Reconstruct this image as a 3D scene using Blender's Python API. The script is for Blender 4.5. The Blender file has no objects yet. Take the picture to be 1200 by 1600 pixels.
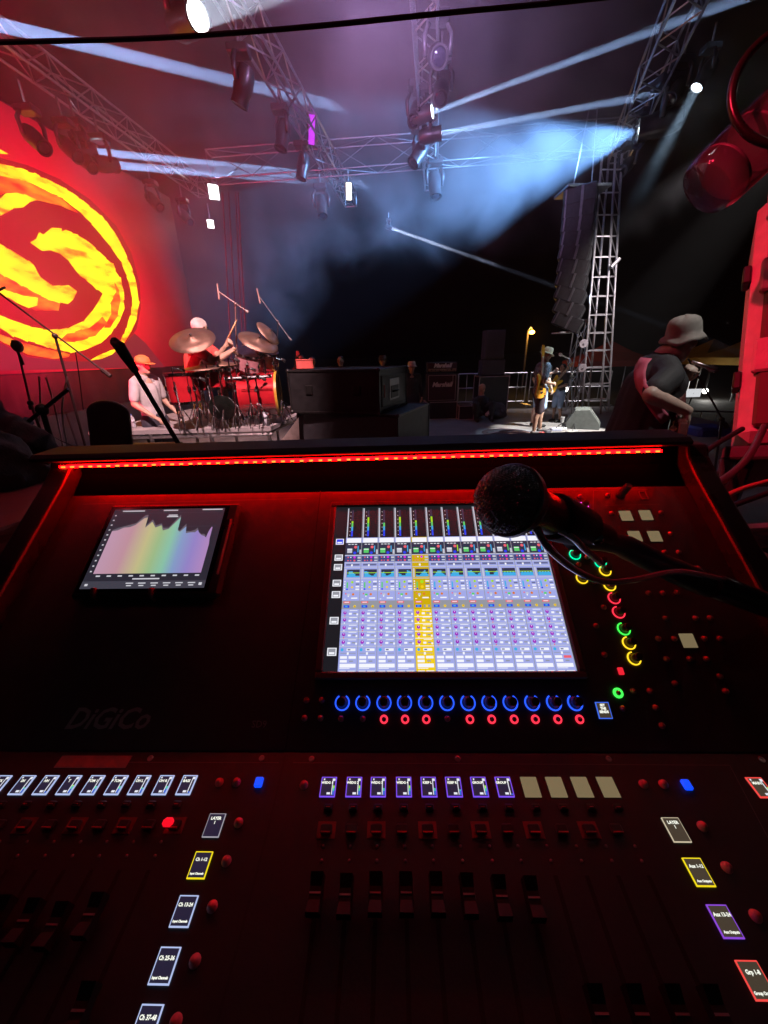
import bpy, bmesh, math, random
from mathutils import Vector as V, Matrix as M, noise
random.seed(7)
sc = bpy.context.scene
col = sc.collection
R = math.radians

# ---------------------------------------------------------------- camera
FPX, PITCH, ROLL, EYE = 590.0, R(22.6), R(1.5), V((0, 0, 1.6))
_f = V((0, math.cos(PITCH), -math.sin(PITCH)))
_u0 = V((0, math.sin(PITCH), math.cos(PITCH)))
_r = V((1, 0, 0)) * math.cos(ROLL) - _u0 * math.sin(ROLL)
_u = _u0 * math.cos(ROLL) + V((1, 0, 0)) * math.sin(ROLL)
cam = bpy.data.objects.new('camera', bpy.data.cameras.new('camera'))
col.objects.link(cam)
cam.matrix_world = M(((_r.x, _u.x, -_f.x, 0), (_r.y, _u.y, -_f.y, 0), (_r.z, _u.z, -_f.z, EYE.z), (0, 0, 0, 1)))
cam.data.sensor_fit = 'HORIZONTAL'
cam.data.sensor_width = 36
cam.data.lens = 36 * FPX / 1200
cam.data.clip_start, cam.data.clip_end = 0.02, 2000
sc.camera = cam

# ---------------------------------------------------------------- night sky, exposure
world = bpy.data.worlds.new('World')
sc.world = world
world.use_nodes = True
wn = world.node_tree.nodes
bg = wn['Background']
sky = wn.new('ShaderNodeTexSky')
sky.sky_type = 'NISHITA'
sky.sun_disc = False
sky.sun_elevation = R(-4)
sky.sun_rotation = R(200)
world.node_tree.links.new(sky.outputs[0], bg.inputs[0])
bg.inputs[1].default_value = 0.05
sc.view_settings.view_transform = 'Standard'
sc.view_settings.look = 'None'
sc.view_settings.gamma = 1
sc.view_settings.exposure = 0
sc.render.engine = 'CYCLES'
cy = sc.cycles
cy.use_denoising = True
cy.max_bounces, cy.diffuse_bounces, cy.glossy_bounces = 5, 2, 3
cy.transmission_bounces, cy.volume_bounces, cy.transparent_max_bounces = 5, 0, 8
cy.sample_clamp_indirect = 2.0
cy.sample_clamp_direct = 12.0
cy.caustics_reflective = cy.caustics_refractive = False

# ---------------------------------------------------------------- helpers
def ray(x, y):
    return _f + _r * ((x - 600) / FPX) - _u * ((y - 800) / FPX)
def at(x, y, D):
    d = ray(x, y); return EYE + d * (D / d.y)
def fl(x, y, z=0.0):
    d = ray(x, y); return EYE + d * ((z - EYE.z) / d.z)
def on_plane(x, y, p, n):
    d = ray(x, y); return EYE + d * ((p - EYE).dot(n) / d.dot(n))
def ppm(P):
    """pixels of the 1200 px photograph per metre at a point"""
    return FPX / (V(P) - EYE).dot(_f)

MATS = {}
def mat(name, c, rough=.5, metal=0., var=.18, scale=14., bump=.0, coat=0., spec=.5, detail=4, rv=.12):
    if name in MATS: return MATS[name]
    m = bpy.data.materials.new(name); m.use_nodes = True
    nt = m.node_tree; N, L = nt.nodes, nt.links
    b = N['Principled BSDF']
    b.inputs['Base Color'].default_value = (*c, 1)
    b.inputs['Roughness'].default_value = rough
    b.inputs['Metallic'].default_value = metal
    b.inputs['Specular IOR Level'].default_value = spec
    b.inputs['Coat Weight'].default_value = coat
    if var or bump:
        tc = N.new('ShaderNodeTexCoord')
        nz = N.new('ShaderNodeTexNoise'); nz.inputs['Scale'].default_value = scale; nz.inputs['Detail'].default_value = detail
        L.new(tc.outputs['Object'], nz.inputs['Vector'])
        mr = N.new('ShaderNodeMapRange'); mr.inputs[3].default_value = 1 - var; mr.inputs[4].default_value = 1 + var
        mr.inputs[1].default_value = .3; mr.inputs[2].default_value = .7
        L.new(nz.outputs[0], mr.inputs[0])
        mx = N.new('ShaderNodeVectorMath'); mx.operation = 'SCALE'; mx.inputs[0].default_value = c
        L.new(mr.outputs[0], mx.inputs['Scale']); L.new(mx.outputs[0], b.inputs['Base Color'])
        m2 = N.new('ShaderNodeMapRange'); m2.inputs[3].default_value = max(.02, rough - rv); m2.inputs[4].default_value = min(1, rough + rv)
        L.new(nz.outputs[0], m2.inputs[0]); L.new(m2.outputs[0], b.inputs['Roughness'])
        if bump:
            n2 = N.new('ShaderNodeTexNoise'); n2.inputs['Scale'].default_value = scale * 6; n2.inputs['Detail'].default_value = 3
            L.new(tc.outputs['Object'], n2.inputs['Vector'])
            bp = N.new('ShaderNodeBump'); bp.inputs['Strength'].default_value = bump; bp.inputs['Distance'].default_value = .01
            L.new(n2.outputs[0], bp.inputs['Height']); L.new(bp.outputs[0], b.inputs['Normal'])
    MATS[name] = m
    return m
def emi(name, c, s=1., light=False, base=(.01, .01, .01)):
    if name in MATS: return MATS[name]
    m = bpy.data.materials.new(name); m.use_nodes = True
    b = m.node_tree.nodes['Principled BSDF']
    b.inputs['Base Color'].default_value = (*base, 1)
    b.inputs['Roughness'].default_value = .4
    b.inputs['Emission Color'].default_value = (*c, 1)
    b.inputs['Emission Strength'].default_value = s
    m.cycles.emission_sampling = 'AUTO' if light else 'NONE'
    MATS[name] = m
    return m

def basis(z, x=None):
    z = V(z).normalized()
    if x is None: x = V((0, 0, 1)) if abs(z.z) < .9 else V((1, 0, 0))
    x = V(x); x = (x - z * x.dot(z)).normalized()
    return x, z.cross(x), z
def frame(o, z, x=None):
    a, b, c = basis(z, x)
    return M(((a.x, b.x, c.x, o[0]), (a.y, b.y, c.y, o[1]), (a.z, b.z, c.z, o[2]), (0, 0, 0, 1)))
def W(o):
    m = M.Identity(4)
    while o is not None:
        m = o.matrix_basis @ m; o = o.parent
    return m

class MB:
    def __init__(s): s.v, s.f, s.mi, s.cur, s.m = [], [], [], 0, None
    def _add(s, vs, fs):
        n = len(s.v)
        s.v += [V(p) if s.m is None else s.m @ V(p) for p in vs]
        s.f += [tuple(i + n for i in f) for f in fs]; s.mi += [s.cur] * len(fs)
        return s
    def box(s, c, d, b=0.0, rz=0.0, mx=None):
        hx, hy, hz = d[0] / 2, d[1] / 2, d[2] / 2
        b = min(b, hx * .9, hy * .9, hz * .9)
        T = M.Translation(c) @ (M.Rotation(rz, 4, 'Z') if mx is None else mx.to_4x4())
        if b <= 0:
            vs = [T @ V((x * hx, y * hy, z * hz)) for x in (-1, 1) for y in (-1, 1) for z in (-1, 1)]
            return s._add(vs, [(0, 1, 3, 2), (4, 6, 7, 5), (0, 4, 5, 1), (2, 3, 7, 6), (0, 2, 6, 4), (1, 5, 7, 3)])
        vs, idx = [], {}
        for x in (-1, 1):
            for y in (-1, 1):
                for z in (-1, 1):
                    for a in range(3):
                        p = [x * (hx - (b if a != 0 else 0)), y * (hy - (b if a != 1 else 0)), z * (hz - (b if a != 2 else 0))]
                        idx[x, y, z, a] = len(vs); vs.append(T @ V(p))
        I = idx; fs = []
        for q in (-1, 1):
            fs.append((I[q, -1, -1, 0], I[q, 1, -1, 0], I[q, 1, 1, 0], I[q, -1, 1, 0]))
            fs.append((I[-1, q, -1, 1], I[1, q, -1, 1], I[1, q, 1, 1], I[-1, q, 1, 1]))
            fs.append((I[-1, -1, q, 2], I[1, -1, q, 2], I[1, 1, q, 2], I[-1, 1, q, 2]))
        for p in (-1, 1):
            for q in (-1, 1):
                fs.append((I[p, q, -1, 0], I[p, q, 1, 0], I[p, q, 1, 1], I[p, q, -1, 1]))
                fs.append((I[p, -1, q, 0], I[p, 1, q, 0], I[p, 1, q, 2], I[p, -1, q, 2]))
                fs.append((I[-1, p, q, 1], I[1, p, q, 1], I[1, p, q, 2], I[-1, p, q, 2]))
                for r in (-1, 1): fs.append((I[p, q, r, 0], I[p, q, r, 1], I[p, q, r, 2]))
        return s._add(vs, fs)
    def path(s, pts, r, n=8, cap=True, closed=False):
        pts = [V(p) for p in pts]; k = len(pts)
        rr = r if isinstance(r, (list, tuple)) else [r] * k
        vs, fs, x = [], [], None
        for i, p in enumerate(pts):
            if closed: t = pts[(i + 1) % k] - pts[i - 1]
            else: t = pts[min(i + 1, k - 1)] - pts[max(i - 1, 0)]
            a, b, c = basis(t, x); x = a
            for j in range(n):
                w = 2 * math.pi * j / n
                vs.append(p + (a * math.cos(w) + b * math.sin(w)) * rr[i])
        for i in range(k if closed else k - 1):
            i2 = (i + 1) % k
            for j in range(n):
                j2 = (j + 1) % n
                fs.append((i * n + j, i * n + j2, i2 * n + j2, i2 * n + j))
        if cap and not closed:
            fs.append(tuple(range(n))[::-1]); fs.append(tuple((k - 1) * n + j for j in range(n)))
        return s._add(vs, fs)
    def tube(s, a, b, r, r2=None, n=8): return s.path([a, b], [r, r if r2 is None else r2], n)
    def lathe(s, prof, o=(0, 0, 0), z=(0, 0, 1), n=20, x=None):
        T = frame(o, z, x); vs, fs = [], []; k = len(prof)
        for (r, h) in prof:
            for j in range(n):
                w = 2 * math.pi * j / n
                vs.append(T @ V((r * math.cos(w), r * math.sin(w), h)))
        for i in range(k - 1):
            for j in range(n):
                j2 = (j + 1) % n
                fs.append((i * n + j, i * n + j2, (i + 1) * n + j2, (i + 1) * n + j))
        if prof[0][0] > 1e-6: fs.append(tuple(range(n))[::-1])
        if prof[-1][0] > 1e-6: fs.append(tuple((k - 1) * n + j for j in range(n)))
        return s._add(vs, fs)
    def ell(s, c, rad, rot=None, nu=16, nv=10):
        T = M.Translation(c) @ (rot.to_4x4() if rot else M.Identity(4)); vs, fs = [], []
        vs.append(T @ V((0, 0, -rad[2])))
        for i in range(1, nv):
            t = math.pi * i / nv - math.pi / 2
            for j in range(nu):
                w = 2 * math.pi * j / nu
                vs.append(T @ V((rad[0] * math.cos(t) * math.cos(w), rad[1] * math.cos(t) * math.sin(w), rad[2] * math.sin(t))))
        vs.append(T @ V((0, 0, rad[2])))
        for j in range(nu):
            j2 = (j + 1) % nu
            fs.append((0, 1 + j2, 1 + j))
            for i in range(nv - 2):
                a = 1 + i * nu
                fs.append((a + j, a + j2, a + nu + j2, a + nu + j))
            fs.append((1 + (nv - 2) * nu + j, 1 + (nv - 2) * nu + j2, len(vs) - 1))
        return s._add(vs, fs)
    def prism(s, poly, T, h):
        """outline in the plane of T, raised by h"""
        k = len(poly)
        vs = [T @ V((p[0], p[1], 0)) for p in poly] + [T @ V((p[0], p[1], h)) for p in poly]
        fs = [tuple(range(k))[::-1], tuple(range(k, 2 * k))] + [(i, (i + 1) % k, k + (i + 1) % k, k + i) for i in range(k)]
        return s._add(vs, fs)
    def face(s, pts): return s._add(pts, [tuple(range(len(pts)))])
    def build(s, name, m, parent=None, world=True, smooth=False, sharp=None):
        vs = s.v
        if parent is not None and world:
            iv = W(parent).inverted(); vs = [iv @ p for p in vs]
        me = bpy.data.meshes.new(name); me.from_pydata([tuple(p) for p in vs], [], s.f)
        for q in (m if isinstance(m, (list, tuple)) else [m]): me.materials.append(q)
        if isinstance(m, (list, tuple)): me.polygons.foreach_set('material_index', s.mi)
        bm = bmesh.new(); bm.from_mesh(me); bmesh.ops.recalc_face_normals(bm, faces=bm.faces); bm.to_mesh(me); bm.free()
        if smooth:
            me.polygons.foreach_set('use_smooth', [True] * len(me.polygons))
            if sharp: me.set_sharp_from_angle(angle=R(sharp))
        o = bpy.data.objects.new(name, me); col.objects.link(o); o.parent = parent
        return o
def tag(o, label=None, cat=None, group=None, kind=None):
    if label: o['label'] = label
    if cat: o['category'] = cat
    if group: o['group'] = group
    if kind: o['kind'] = kind
    return o
def thing(name, label, cat, loc=(0, 0, 0), rz=0., group=None, m=None):
    o = bpy.data.objects.new(name, None); col.objects.link(o); o.empty_display_size = .1
    if m is not None: o.matrix_basis = m
    else: o.location = loc; o.rotation_euler = (0, 0, rz)
    return tag(o, label, cat, group)
def inst(name, me, parent, mx):
    o = bpy.data.objects.new(name, me); col.objects.link(o); o.parent = parent; o.matrix_basis = mx
    return o
def copy_tree(o, parent=None):
    c = o.copy(); col.objects.link(c); c.parent = parent
    for ch in list(o.children): copy_tree(ch, c)
    return c
def text(s, size, m, parent, mx, name='lettering', align='CENTER', ext=.0, shear=0., bold=0.):
    cu = bpy.data.curves.new(name, 'FONT'); cu.body = s; cu.size = size; cu.align_x = align; cu.align_y = 'CENTER'
    cu.extrude = ext; cu.shear = shear; cu.offset = bold; cu.resolution_u = 2
    t_ = bpy.data.objects.new(name, cu)
    me = bpy.data.meshes.new_from_object(t_); bpy.data.objects.remove(t_); me.name = name
    me.materials.clear(); me.materials.append(m)
    o = bpy.data.objects.new(name, me); col.objects.link(o); o.parent = parent; o.matrix_basis = mx
    return o
def sag(a, b, d, n=14):
    a, b = V(a), V(b)
    return [a.lerp(b, i / n) - V((0, 0, d * 4 * (i / n) * (1 - i / n))) for i in range(n + 1)]
def bez(pts, n=8):
    """smooth curve through points"""
    pts = [V(p) for p in pts]; P = [pts[0]] + pts + [pts[-1]]; out = []
    for i in range(1, len(P) - 2):
        a, b, c, d = P[i - 1:i + 3]
        for k in range(n):
            t = k / n
            out.append(.5 * ((2 * b) + (c - a) * t + (2 * a - 5 * b + 4 * c - d) * t * t + (3 * b - a - 3 * c + d) * t ** 3))
    out.append(pts[-1]); return out

# ---------------------------------------------------------------- materials
black = mat('black_paint', (.012, .012, .013), .45, var=.3, bump=.05)
blackm = mat('black_satin_metal', (.014, .014, .015), .32, .0, var=.25, coat=.2)
rubber = mat('black_rubber', (.012, .012, .012), .7, var=.3, bump=.1)
alu = mat('aluminium', (.62, .62, .64), .34, 1., var=.12, scale=30)
chrome = mat('chrome', (.8, .8, .82), .12, 1., var=.05)
steel = mat('dull_steel', (.4, .4, .42), .4, 1., var=.2)
whitep = mat('white_plastic', (.7, .7, .7), .4)
# ---------------------------------------------------------------- setting
ground = MB().box((0, 180, -1.05), (700, 500, .1)).build('ground', mat('asphalt_ground', (.035, .034, .033), .85, var=.4, scale=.8, bump=.4))
tag(ground, kind='structure')
floorm = mat('stage_floor_paint', (.2, .19, .19), .55, var=.28, scale=2.2, bump=.15, detail=8, rv=.18)
fl_o = MB().box((.4, 4.6, -.06), (14.6, 14.2, .12)).build('stage_floor', floorm)
tag(fl_o, kind='structure')

SD = V((.14, 1, 0)).normalized()           # the stage runs away from us along this direction
SN = V((SD.y, -SD.x, 0))                   # its normal, towards the crowd side

# LED wall upstage
WP = V((-5.75, 7.8, 0))
wall_n = SN
def wpt(s, z, off=0.0): return WP + SD * s + V((0, 0, z)) + SN * off
def wpx(x, y, off=.03):
    return on_plane(x, y, WP + SN * off, SN)
led = thing('led_wall', 'big red LED wall with a yellow flaming round emblem at the back of stage', 'led screen', wpt(0, 0))
S0, S1, Z0, Z1 = -5.6, 4.1, 1.46, 5.35
redscr = emi('led_red', (1., .008, .02), 1.0, True)
MB().face([wpt(S0, Z0), wpt(S1, Z0), wpt(S1, Z1), wpt(S0, Z1)]).build('screen', redscr, led)
MB().box(wpt((S0 + S1) / 2, (Z0 + Z1) / 2, -.09), (.14, S1 - S0 + .1, Z1 - Z0 + .1), .02, mx=M.Rotation(-math.atan2(SD.x, SD.y), 3, 'Z')).build('cabinet', black, led)
for i in range(9):
    s_ = S0 + .2 + i * (S1 - S0 - .4) / 8
    MB().tube(wpt(s_, 0, -.35), wpt(s_, Z1, -.35), .03).build('support_post', steel, led)

# ---------------------------------------------------------------- trusses
TRM = alu
def truss(label, a, b, w=.3, h=.3, bay=.45, r=.022, x=None, name='box_truss', cat='truss', m=None):
    a, b = V(a), V(b); L_ = (b - a).length; m = m or TRM
    T = frame(a, b - a, x or (0, 0, 1))      # local z along the truss, x up
    t = thing(name, label, cat, m=T)
    cs = [(h / 2, w / 2), (h / 2, -w / 2), (-h / 2, -w / 2), (-h / 2, w / 2)]
    for p in cs: MB().tube((*p, 0), (*p, L_), r, n=8).build('chord', m, t, False, True, 40)
    nb = max(2, round(L_ / bay)); bl = L_ / nb
    for k in range(4):
        p, q = V((*cs[k], 0)), V((*cs[(k + 1) % 4], 0))
        e = (q - p); dl = math.hypot(e.length, bl)
        me = MB().tube((0, 0, 0), (0, 0, dl), r * .55, n=6).build('brace', m, t, False, True, 40)
        first = True
        for i in range(nb):
            A, B = (p, q) if (i + k) % 2 == 0 else (q, p)
            st = A + V((0, 0, i * bl)); en = B + V((0, 0, (i + 1) * bl))
            mx = frame(st, en - st)
            if first: me.matrix_basis = mx; first = False
            else: inst('brace', me.data, t, mx)
    for z in (0, L_):
        mb = MB()
        for k in range(4): mb.tube((*cs[k], z), (*cs[(k + 1) % 4], z), r * .8, n=6)
        mb.build('end_frame', m, t, False, True, 40)
    return t
TH = 6.0
tA = (fl(-160, -60, TH), fl(318, 296, TH))
tB = (fl(335, -60, TH), fl(548, 312, TH))
tC = (fl(662, -70, TH), fl(674, 285, TH))
tD = (fl(1098, -60, TH), fl(968, 236, TH))
truss('red lit box truss above the LED wall at the left', *tA, w=.34, h=.34)
truss('red lit box truss running down to the second row of lamps', *tB, w=.34, h=.34)
truss('box truss hanging down the middle of the picture with dark lamps', *tC, w=.34, h=.34)
truss('pale box truss at the top right carrying the blue lamp', *tD, w=.42, h=.42)
xa, xb = at(330, 262, 11.9), at(985, 212, 11.9)
truss('wide cross truss at the far end behind the beams', xa, xb, w=.4, h=.55, bay=1.0, r=.016, m=mat('dull_truss', (.3, .3, .32), .45, 1., var=.15))
# ---------------------------------------------------------------- lamps on the rig
lampb = mat('lamp_housing', (.03, .03, .032), .35, var=.3, coat=.2)
hotlens = emi('lamp_lens_white', (1, .97, .9), 14)
bluelens = emi('lamp_lens_blue_white', (.75, .88, 1), 18)
glass = mat('dark_lens_glass', (.02, .02, .03), .08, coat=1.)
def add_light(kind, p, aim, e, c, parent, size=.1, ang=30, blend=.4, spread=2.):
    l = bpy.data.lights.new('lamp_light', kind); l.energy = e; l.color = c
    if kind == 'SPOT': l.spot_size = R(ang); l.spot_blend = blend; l.shadow_soft_size = size
    else: l.shape = 'DISK'; l.size = size; l.spread = R(spread)
    o = bpy.data.objects.new('lamp_light', l); col.objects.link(o)
    d = (V(aim) - V(p)).normalized()
    mw = frame(p, -d)
    o.parent = parent; o.matrix_basis = W(parent).inverted() @ mw
    return o
def moving_head(label, hang, aim, lens=None, s=1.0, name='moving_head_lamp', group=None, glow=None, drop=.42):
    """hang: point under the truss; the head turns to aim"""
    hang, aim = V(hang), V(aim)
    t = thing(name, label, 'stage lamp', hang, group=group)
    ctr = hang - V((0, 0, drop * s)); d = (aim - ctr).normalized()
    MB().box(hang - V((0, 0, .05 * s)), (.3 * s, .22 * s, .1 * s), .015 * s).build('base', lampb, t)
    side = d.cross(V((0, 0, 1)))
    side = side.normalized() if side.length > .05 else V((1, 0, 0))
    for k in (-1, 1):
        e = ctr + side * (k * .17 * s)
        up = hang - V((0, 0, .1 * s)) + side * (k * .12 * s)
        MB().path([up, up.lerp(e, .35) + side * (k * .05 * s), e], [.028 * s, .035 * s, .03 * s], 8).build('yoke_arm', lampb, t, smooth=True)
    r = .13 * s
    MB().lathe([(.05 * s, -.24 * s), (.1 * s, -.22 * s), (r, -.12 * s), (r, .05 * s), (r * .88, .1 * s), (r * .95, .2 * s), (r * .95, .22 * s), (r * .8, .22 * s), (r * .8, .2 * s), (0, .19 * s)], ctr, d, 18).build('head', lampb, t, smooth=True, sharp=40)
    MB().lathe([(0, .2 * s), (r * .78, .2 * s), (r * .6, .214 * s), (0, .222 * s)], ctr, d, 18).build('lens', lens or glass, t, smooth=True)
    MB().tube(hang + V((0, 0, .03)), hang + V((0, 0, .3 * s)), .02 * s).build('clamp', steel, t)
    return t, ctr + d * (.24 * s), d
def beam(label, src, end, e, c=(.72, .82, 1.), size=.16, spread=1.2, s=1.0, lens=None):
    src, end = V(src), V(end); d = (end - src).normalized()
    hang = src - d * .22 * s + V((0, 0, .42 * s))
    t, p, d = moving_head(label, hang, end, lens or bluelens, s)
    add_light('AREA', p, end, e, c, t, size=size, spread=spread)
    return t
# the emblem on the LED wall: flat picture areas a few millimetres proud of one another
def flame_mat(name, c1, c2, s, sc_=1.6, thr=(.5, .75)):
    m = bpy.data.materials.new(name); m.use_nodes = True; nt = m.node_tree; N, L = nt.nodes, nt.links
    b = N['Principled BSDF']; b.inputs['Base Color'].default_value = (.01, .01, .01, 1)
    tc = N.new('ShaderNodeTexCoord'); mp = N.new('ShaderNodeMapping'); mp.inputs['Scale'].default_value = (1, .7, 2.2); mp.inputs['Rotation'].default_value = (R(35), 0, 0)
    nz = N.new('ShaderNodeTexNoise'); nz.inputs['Scale'].default_value = sc_; nz.inputs['Detail'].default_value = 5
    cr = N.new('ShaderNodeValToRGB'); cr.color_ramp.elements[0].position = thr[0]; cr.color_ramp.elements[1].position = thr[1]
    cr.color_ramp.elements[0].color = (*c1, 1); cr.color_ramp.elements[1].color = (*c2, 1)
    L.new(tc.outputs['Object'], mp.inputs[0]); L.new(mp.outputs[0], nz.inputs['Vector']); L.new(nz.outputs[0], cr.inputs[0]); L.new(cr.outputs[0], b.inputs['Emission Color'])
    b.inputs['Emission Strength'].default_value = s
    m.cycles.emission_sampling = 'NONE'; return m
yel = flame_mat('led_yellow', (1, .7, .012), (1, .13, .01), 2.0, 2.6, thr=(.47, .70))
orr = flame_mat('led_orange', (1, .02, .012), (1, .35, .015), 1.5, 3.0, thr=(.4, .75))
drk = emi('led_deep_red', (.8, .004, .02), .62)
dul = emi('led_dull_rose', (.36, .02, .045), .7)
# the red field fades away from the emblem
nt = redscr.node_tree; N, L = nt.nodes, nt.links; b = N['Principled BSDF']
tc = N.new('ShaderNodeTexCoord'); vd = N.new('ShaderNodeVectorMath'); vd.operation = 'DISTANCE'
cc = wpt(.5, 3.1) - wpt(0, 0); vd.inputs[1].default_value = cc
L.new(tc.outputs['Object'], vd.inputs[0])
cr = N.new('ShaderNodeValToRGB'); cr.color_ramp.elements[0].position = .3; cr.color_ramp.elements[1].position = .72
cr.color_ramp.elements[0].color = (1, .003, .028, 1); cr.color_ramp.elements[1].color = (.012, .001, .003, 1)
e_ = cr.color_ramp.elements.new(.45); e_.color = (.42, .002, .016, 1)
dv = N.new('ShaderNodeMath'); dv.operation = 'DIVIDE'; dv.inputs[1].default_value = 5.0
L.new(vd.outputs['Value'], dv.inputs[0]); L.new(dv.outputs[0], cr.inputs[0]); L.new(cr.outputs[0], b.inputs['Emission Color'])
def zp(q): return (q[0] * .2188, 230 + q[1] * .2188)
def jag(poly, amt, seed, step=44):
    rg = random.Random(seed); out = []
    for i, p in enumerate(poly):
        q = poly[(i + 1) % len(poly)]; L_ = math.dist(p, q); n = max(1, int(L_ / step))
        for k in range(n):
            a = k / n; x = p[0] + (q[0] - p[0]) * a; y = p[1] + (q[1] - p[1]) * a
            if n > 1:
                o = rg.choice((-1, 0, 0, .2, .8)) * amt; nx, ny = -(q[1] - p[1]) / L_, (q[0] - p[0]) / L_
                out.append((x, y)); out.append((x + nx * o, y + ny * o))
            else: out.append((x, y))
    return out
def area(name, poly, m, off, amt=4, seed=1):
    pts = [wpx(*zp(q), off) for q in jag(poly, amt, seed)]
    return MB().face(pts).build(name, m, led)
area('emblem_field', [(-260, 60), (0, 75), (200, 130), (420, 225), (640, 370), (830, 560), (940, 760), (1000, 980), (1005, 1150), (975, 1300), (900, 1420), (760, 1500), (600, 1540), (300, 1530), (0, 1440), (-260, 1330)], drk, .006, 0)
area('floor_field', [(-260, 1345), (0, 1395), (200, 1500), (480, 1530), (650, 1530), (860, 1440), (960, 1330), (1040, 1400), (1180, 1572), (-260, 1600)], dul, .01, 0)
area('emblem_ring', [(-260, 90), (-100, 95), (0, 118), (155, 150), (330, 225), (480, 300), (600, 385), (720, 490), (820, 610), (890, 740), (950, 880), (975, 980), (990, 1100), (975, 1230), (940, 1310), (885, 1400), (862, 1380), (900, 1290), (930, 1200), (945, 1080), (920, 970), (870, 830), (790, 710), (690, 590), (580, 470), (450, 370), (330, 310), (230, 260), (100, 225), (0, 205), (-260, 180)], yel, .014, 8, 2)
area('emblem_crescent', [(215, 680), (260, 655), (280, 605), (310, 625), (370, 575), (440, 580), (440, 602), (470, 590), (560, 625), (650, 690), (720, 755), (800, 830), (855, 930), (885, 1030), (890, 1150), (850, 1250), (790, 1340), (720, 1400), (600, 1450), (500, 1470), (400, 1440), (250, 1400), (100, 1350), (0, 1290), (-260, 1180), (-260, 1090), (0, 1200), (100, 1240), (220, 1280), (350, 1305), (480, 1290), (590, 1245), (660, 1170), (700, 1110), (735, 1045), (660, 985), (575, 920), (540, 880), (490, 810), (430, 760), (360, 735), (300, 740)], yel, .014, 8, 3)
area('emblem_streak', [(815, 960), (850, 1020), (860, 1100), (840, 1200), (790, 1290), (740, 1290), (795, 1190), (790, 1120), (830, 1030)], orr, .02, 6, 4)
area('emblem_streak', [(735, 1215), (640, 1290), (480, 1330), (420, 1385), (540, 1395), (680, 1350), (765, 1255)], orr, .02, 8, 5)
area('emblem_tongue', [(-260, 560), (0, 690), (80, 735), (240, 840), (290, 930), (370, 985), (490, 985), (550, 1030), (520, 1090), (485, 1120), (430, 1108), (340, 1090), (240, 1035), (120, 965), (0, 900), (-260, 800)], yel, .014, 7, 6)
area('emblem_streak', [(-150, 800), (0, 880), (110, 945), (240, 1015), (320, 1068), (430, 1105), (420, 1160), (250, 1165), (150, 1090), (0, 1000), (-150, 930)], orr, .011, 7, 7)
area('emblem_tongue', [(-200, 900), (0, 1000), (60, 1030), (160, 1060), (270, 1075), (268, 1130), (200, 1150), (110, 1105), (0, 1035), (-200, 960)], yel, .018, 5, 8)
area('emblem_tongue', [(-200, 480), (0, 370), (40, 330), (120, 325), (270, 375), (215, 390), (165, 430), (110, 435), (0, 490), (-200, 640)], yel, .014, 8, 9)
area('emblem_streak', [(120, 225), (300, 290), (430, 360), (560, 470), (440, 420), (280, 380), (130, 325), (40, 325), (-100, 380), (-100, 200)], orr, .012, 3, 10)
area('emblem_ring', [(645, 1522), (700, 1488), (790, 1450), (842, 1440), (800, 1480), (720, 1512)], yel, .014, 3, 11)
area('emblem_streak', [(-200, 1230), (0, 1335), (110, 1380), (250, 1420), (500, 1480), (490, 1500), (380, 1512), (200, 1480), (0, 1380), (-200, 1290)], orr, .013, 3, 12)
area('emblem_ring', [(-150, -20), (0, 15), (60, 50), (0, 45), (-150, 20)], yel, .014, 3, 13)
# skirt and platform below the screen
skm = mat('wine_drape', (.16, .05, .06), .8, var=.25, scale=3)
sk = thing('stage_skirt', 'dark drape band hanging below the LED wall', 'drape', wpt(0, 0, .1))
mb = MB(); n_ = 90; vs = []
for i in range(n_ + 1):
    s_ = S0 + (9.8) * i / n_; o_ = .12 + .03 * math.sin(i * 1.9) + .012 * math.sin(i * 5.1)
    vs += [wpt(s_, .78, o_), wpt(s_, 1.44, o_)]
mb._add(vs, [(2 * i, 2 * i + 2, 2 * i + 3, 2 * i + 1) for i in range(n_)]).build('cloth', skm, sk, smooth=True)
up = thing('upstage_platform', 'grey platform face along the back of the stage', 'platform', wpt(0, 0, .3))
for i in range(8):
    s0_ = S0 + i * 1.22
    MB().box(wpt(s0_ + .6, .385, -.1), (.5, 1.2, .765), .012, mx=M.Rotation(-math.atan2(SD.x, SD.y), 3, 'Z')).build('panel', mat('grey_board', (.3, .27, .28), .7, var=.2, scale=3), up)
# lamps that throw visible beams
beam('lamp throwing the long beam that enters at the top left', at(-95, 16, 6.3), at(625, 190, 18), 620, (.34, .54, 1.), size=.13, spread=.9)
beam('upper of the two lamps by the emblem throwing flat blue beams', at(146, 237, 9.0), at(572, 284, 19), 560, (.34, .54, 1.), size=.12, spread=1.3)
beam('lower of the two lamps by the emblem throwing flat blue beams', at(181, 258, 9.3), at(572, 290, 19), 560, (.34, .54, 1.), size=.12, spread=1.3)
beam('large lamp at the top left with white round lens aimed up right', at(310, 25, 6.4), at(470, -40, 5.2), 200, size=.22, spread=2.0, s=1.3, lens=hotlens)
beam('upper lamp on the middle truss throwing a beam to the right', at(676, 174, 9.4), at(1150, -2, 7.6), 240, (.4, .6, 1.), size=.09, spread=1.0)
beam('lower lamp on the middle truss throwing a thin beam right', at(690, 208, 9.8), at(1010, 150, 9.2), 140, (.4, .6, 1.), size=.08, spread=.8)
t, p, d = moving_head('bright blue round lamp under the top right truss', at(1046, 120, 9.0), (-.2, 11.9, 4.95), bluelens, 1.5)
add_light('SPOT', p, (-.1, 12.2, 4.95), 12500, (.2, .46, 1.), t, size=.05, ang=48, blend=.35)
t, p, d = moving_head('small lamp at the far top right with a short pale beam', at(1112, 70, 8.0), at(1080, 150, 8.0), bluelens, .8)
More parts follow.
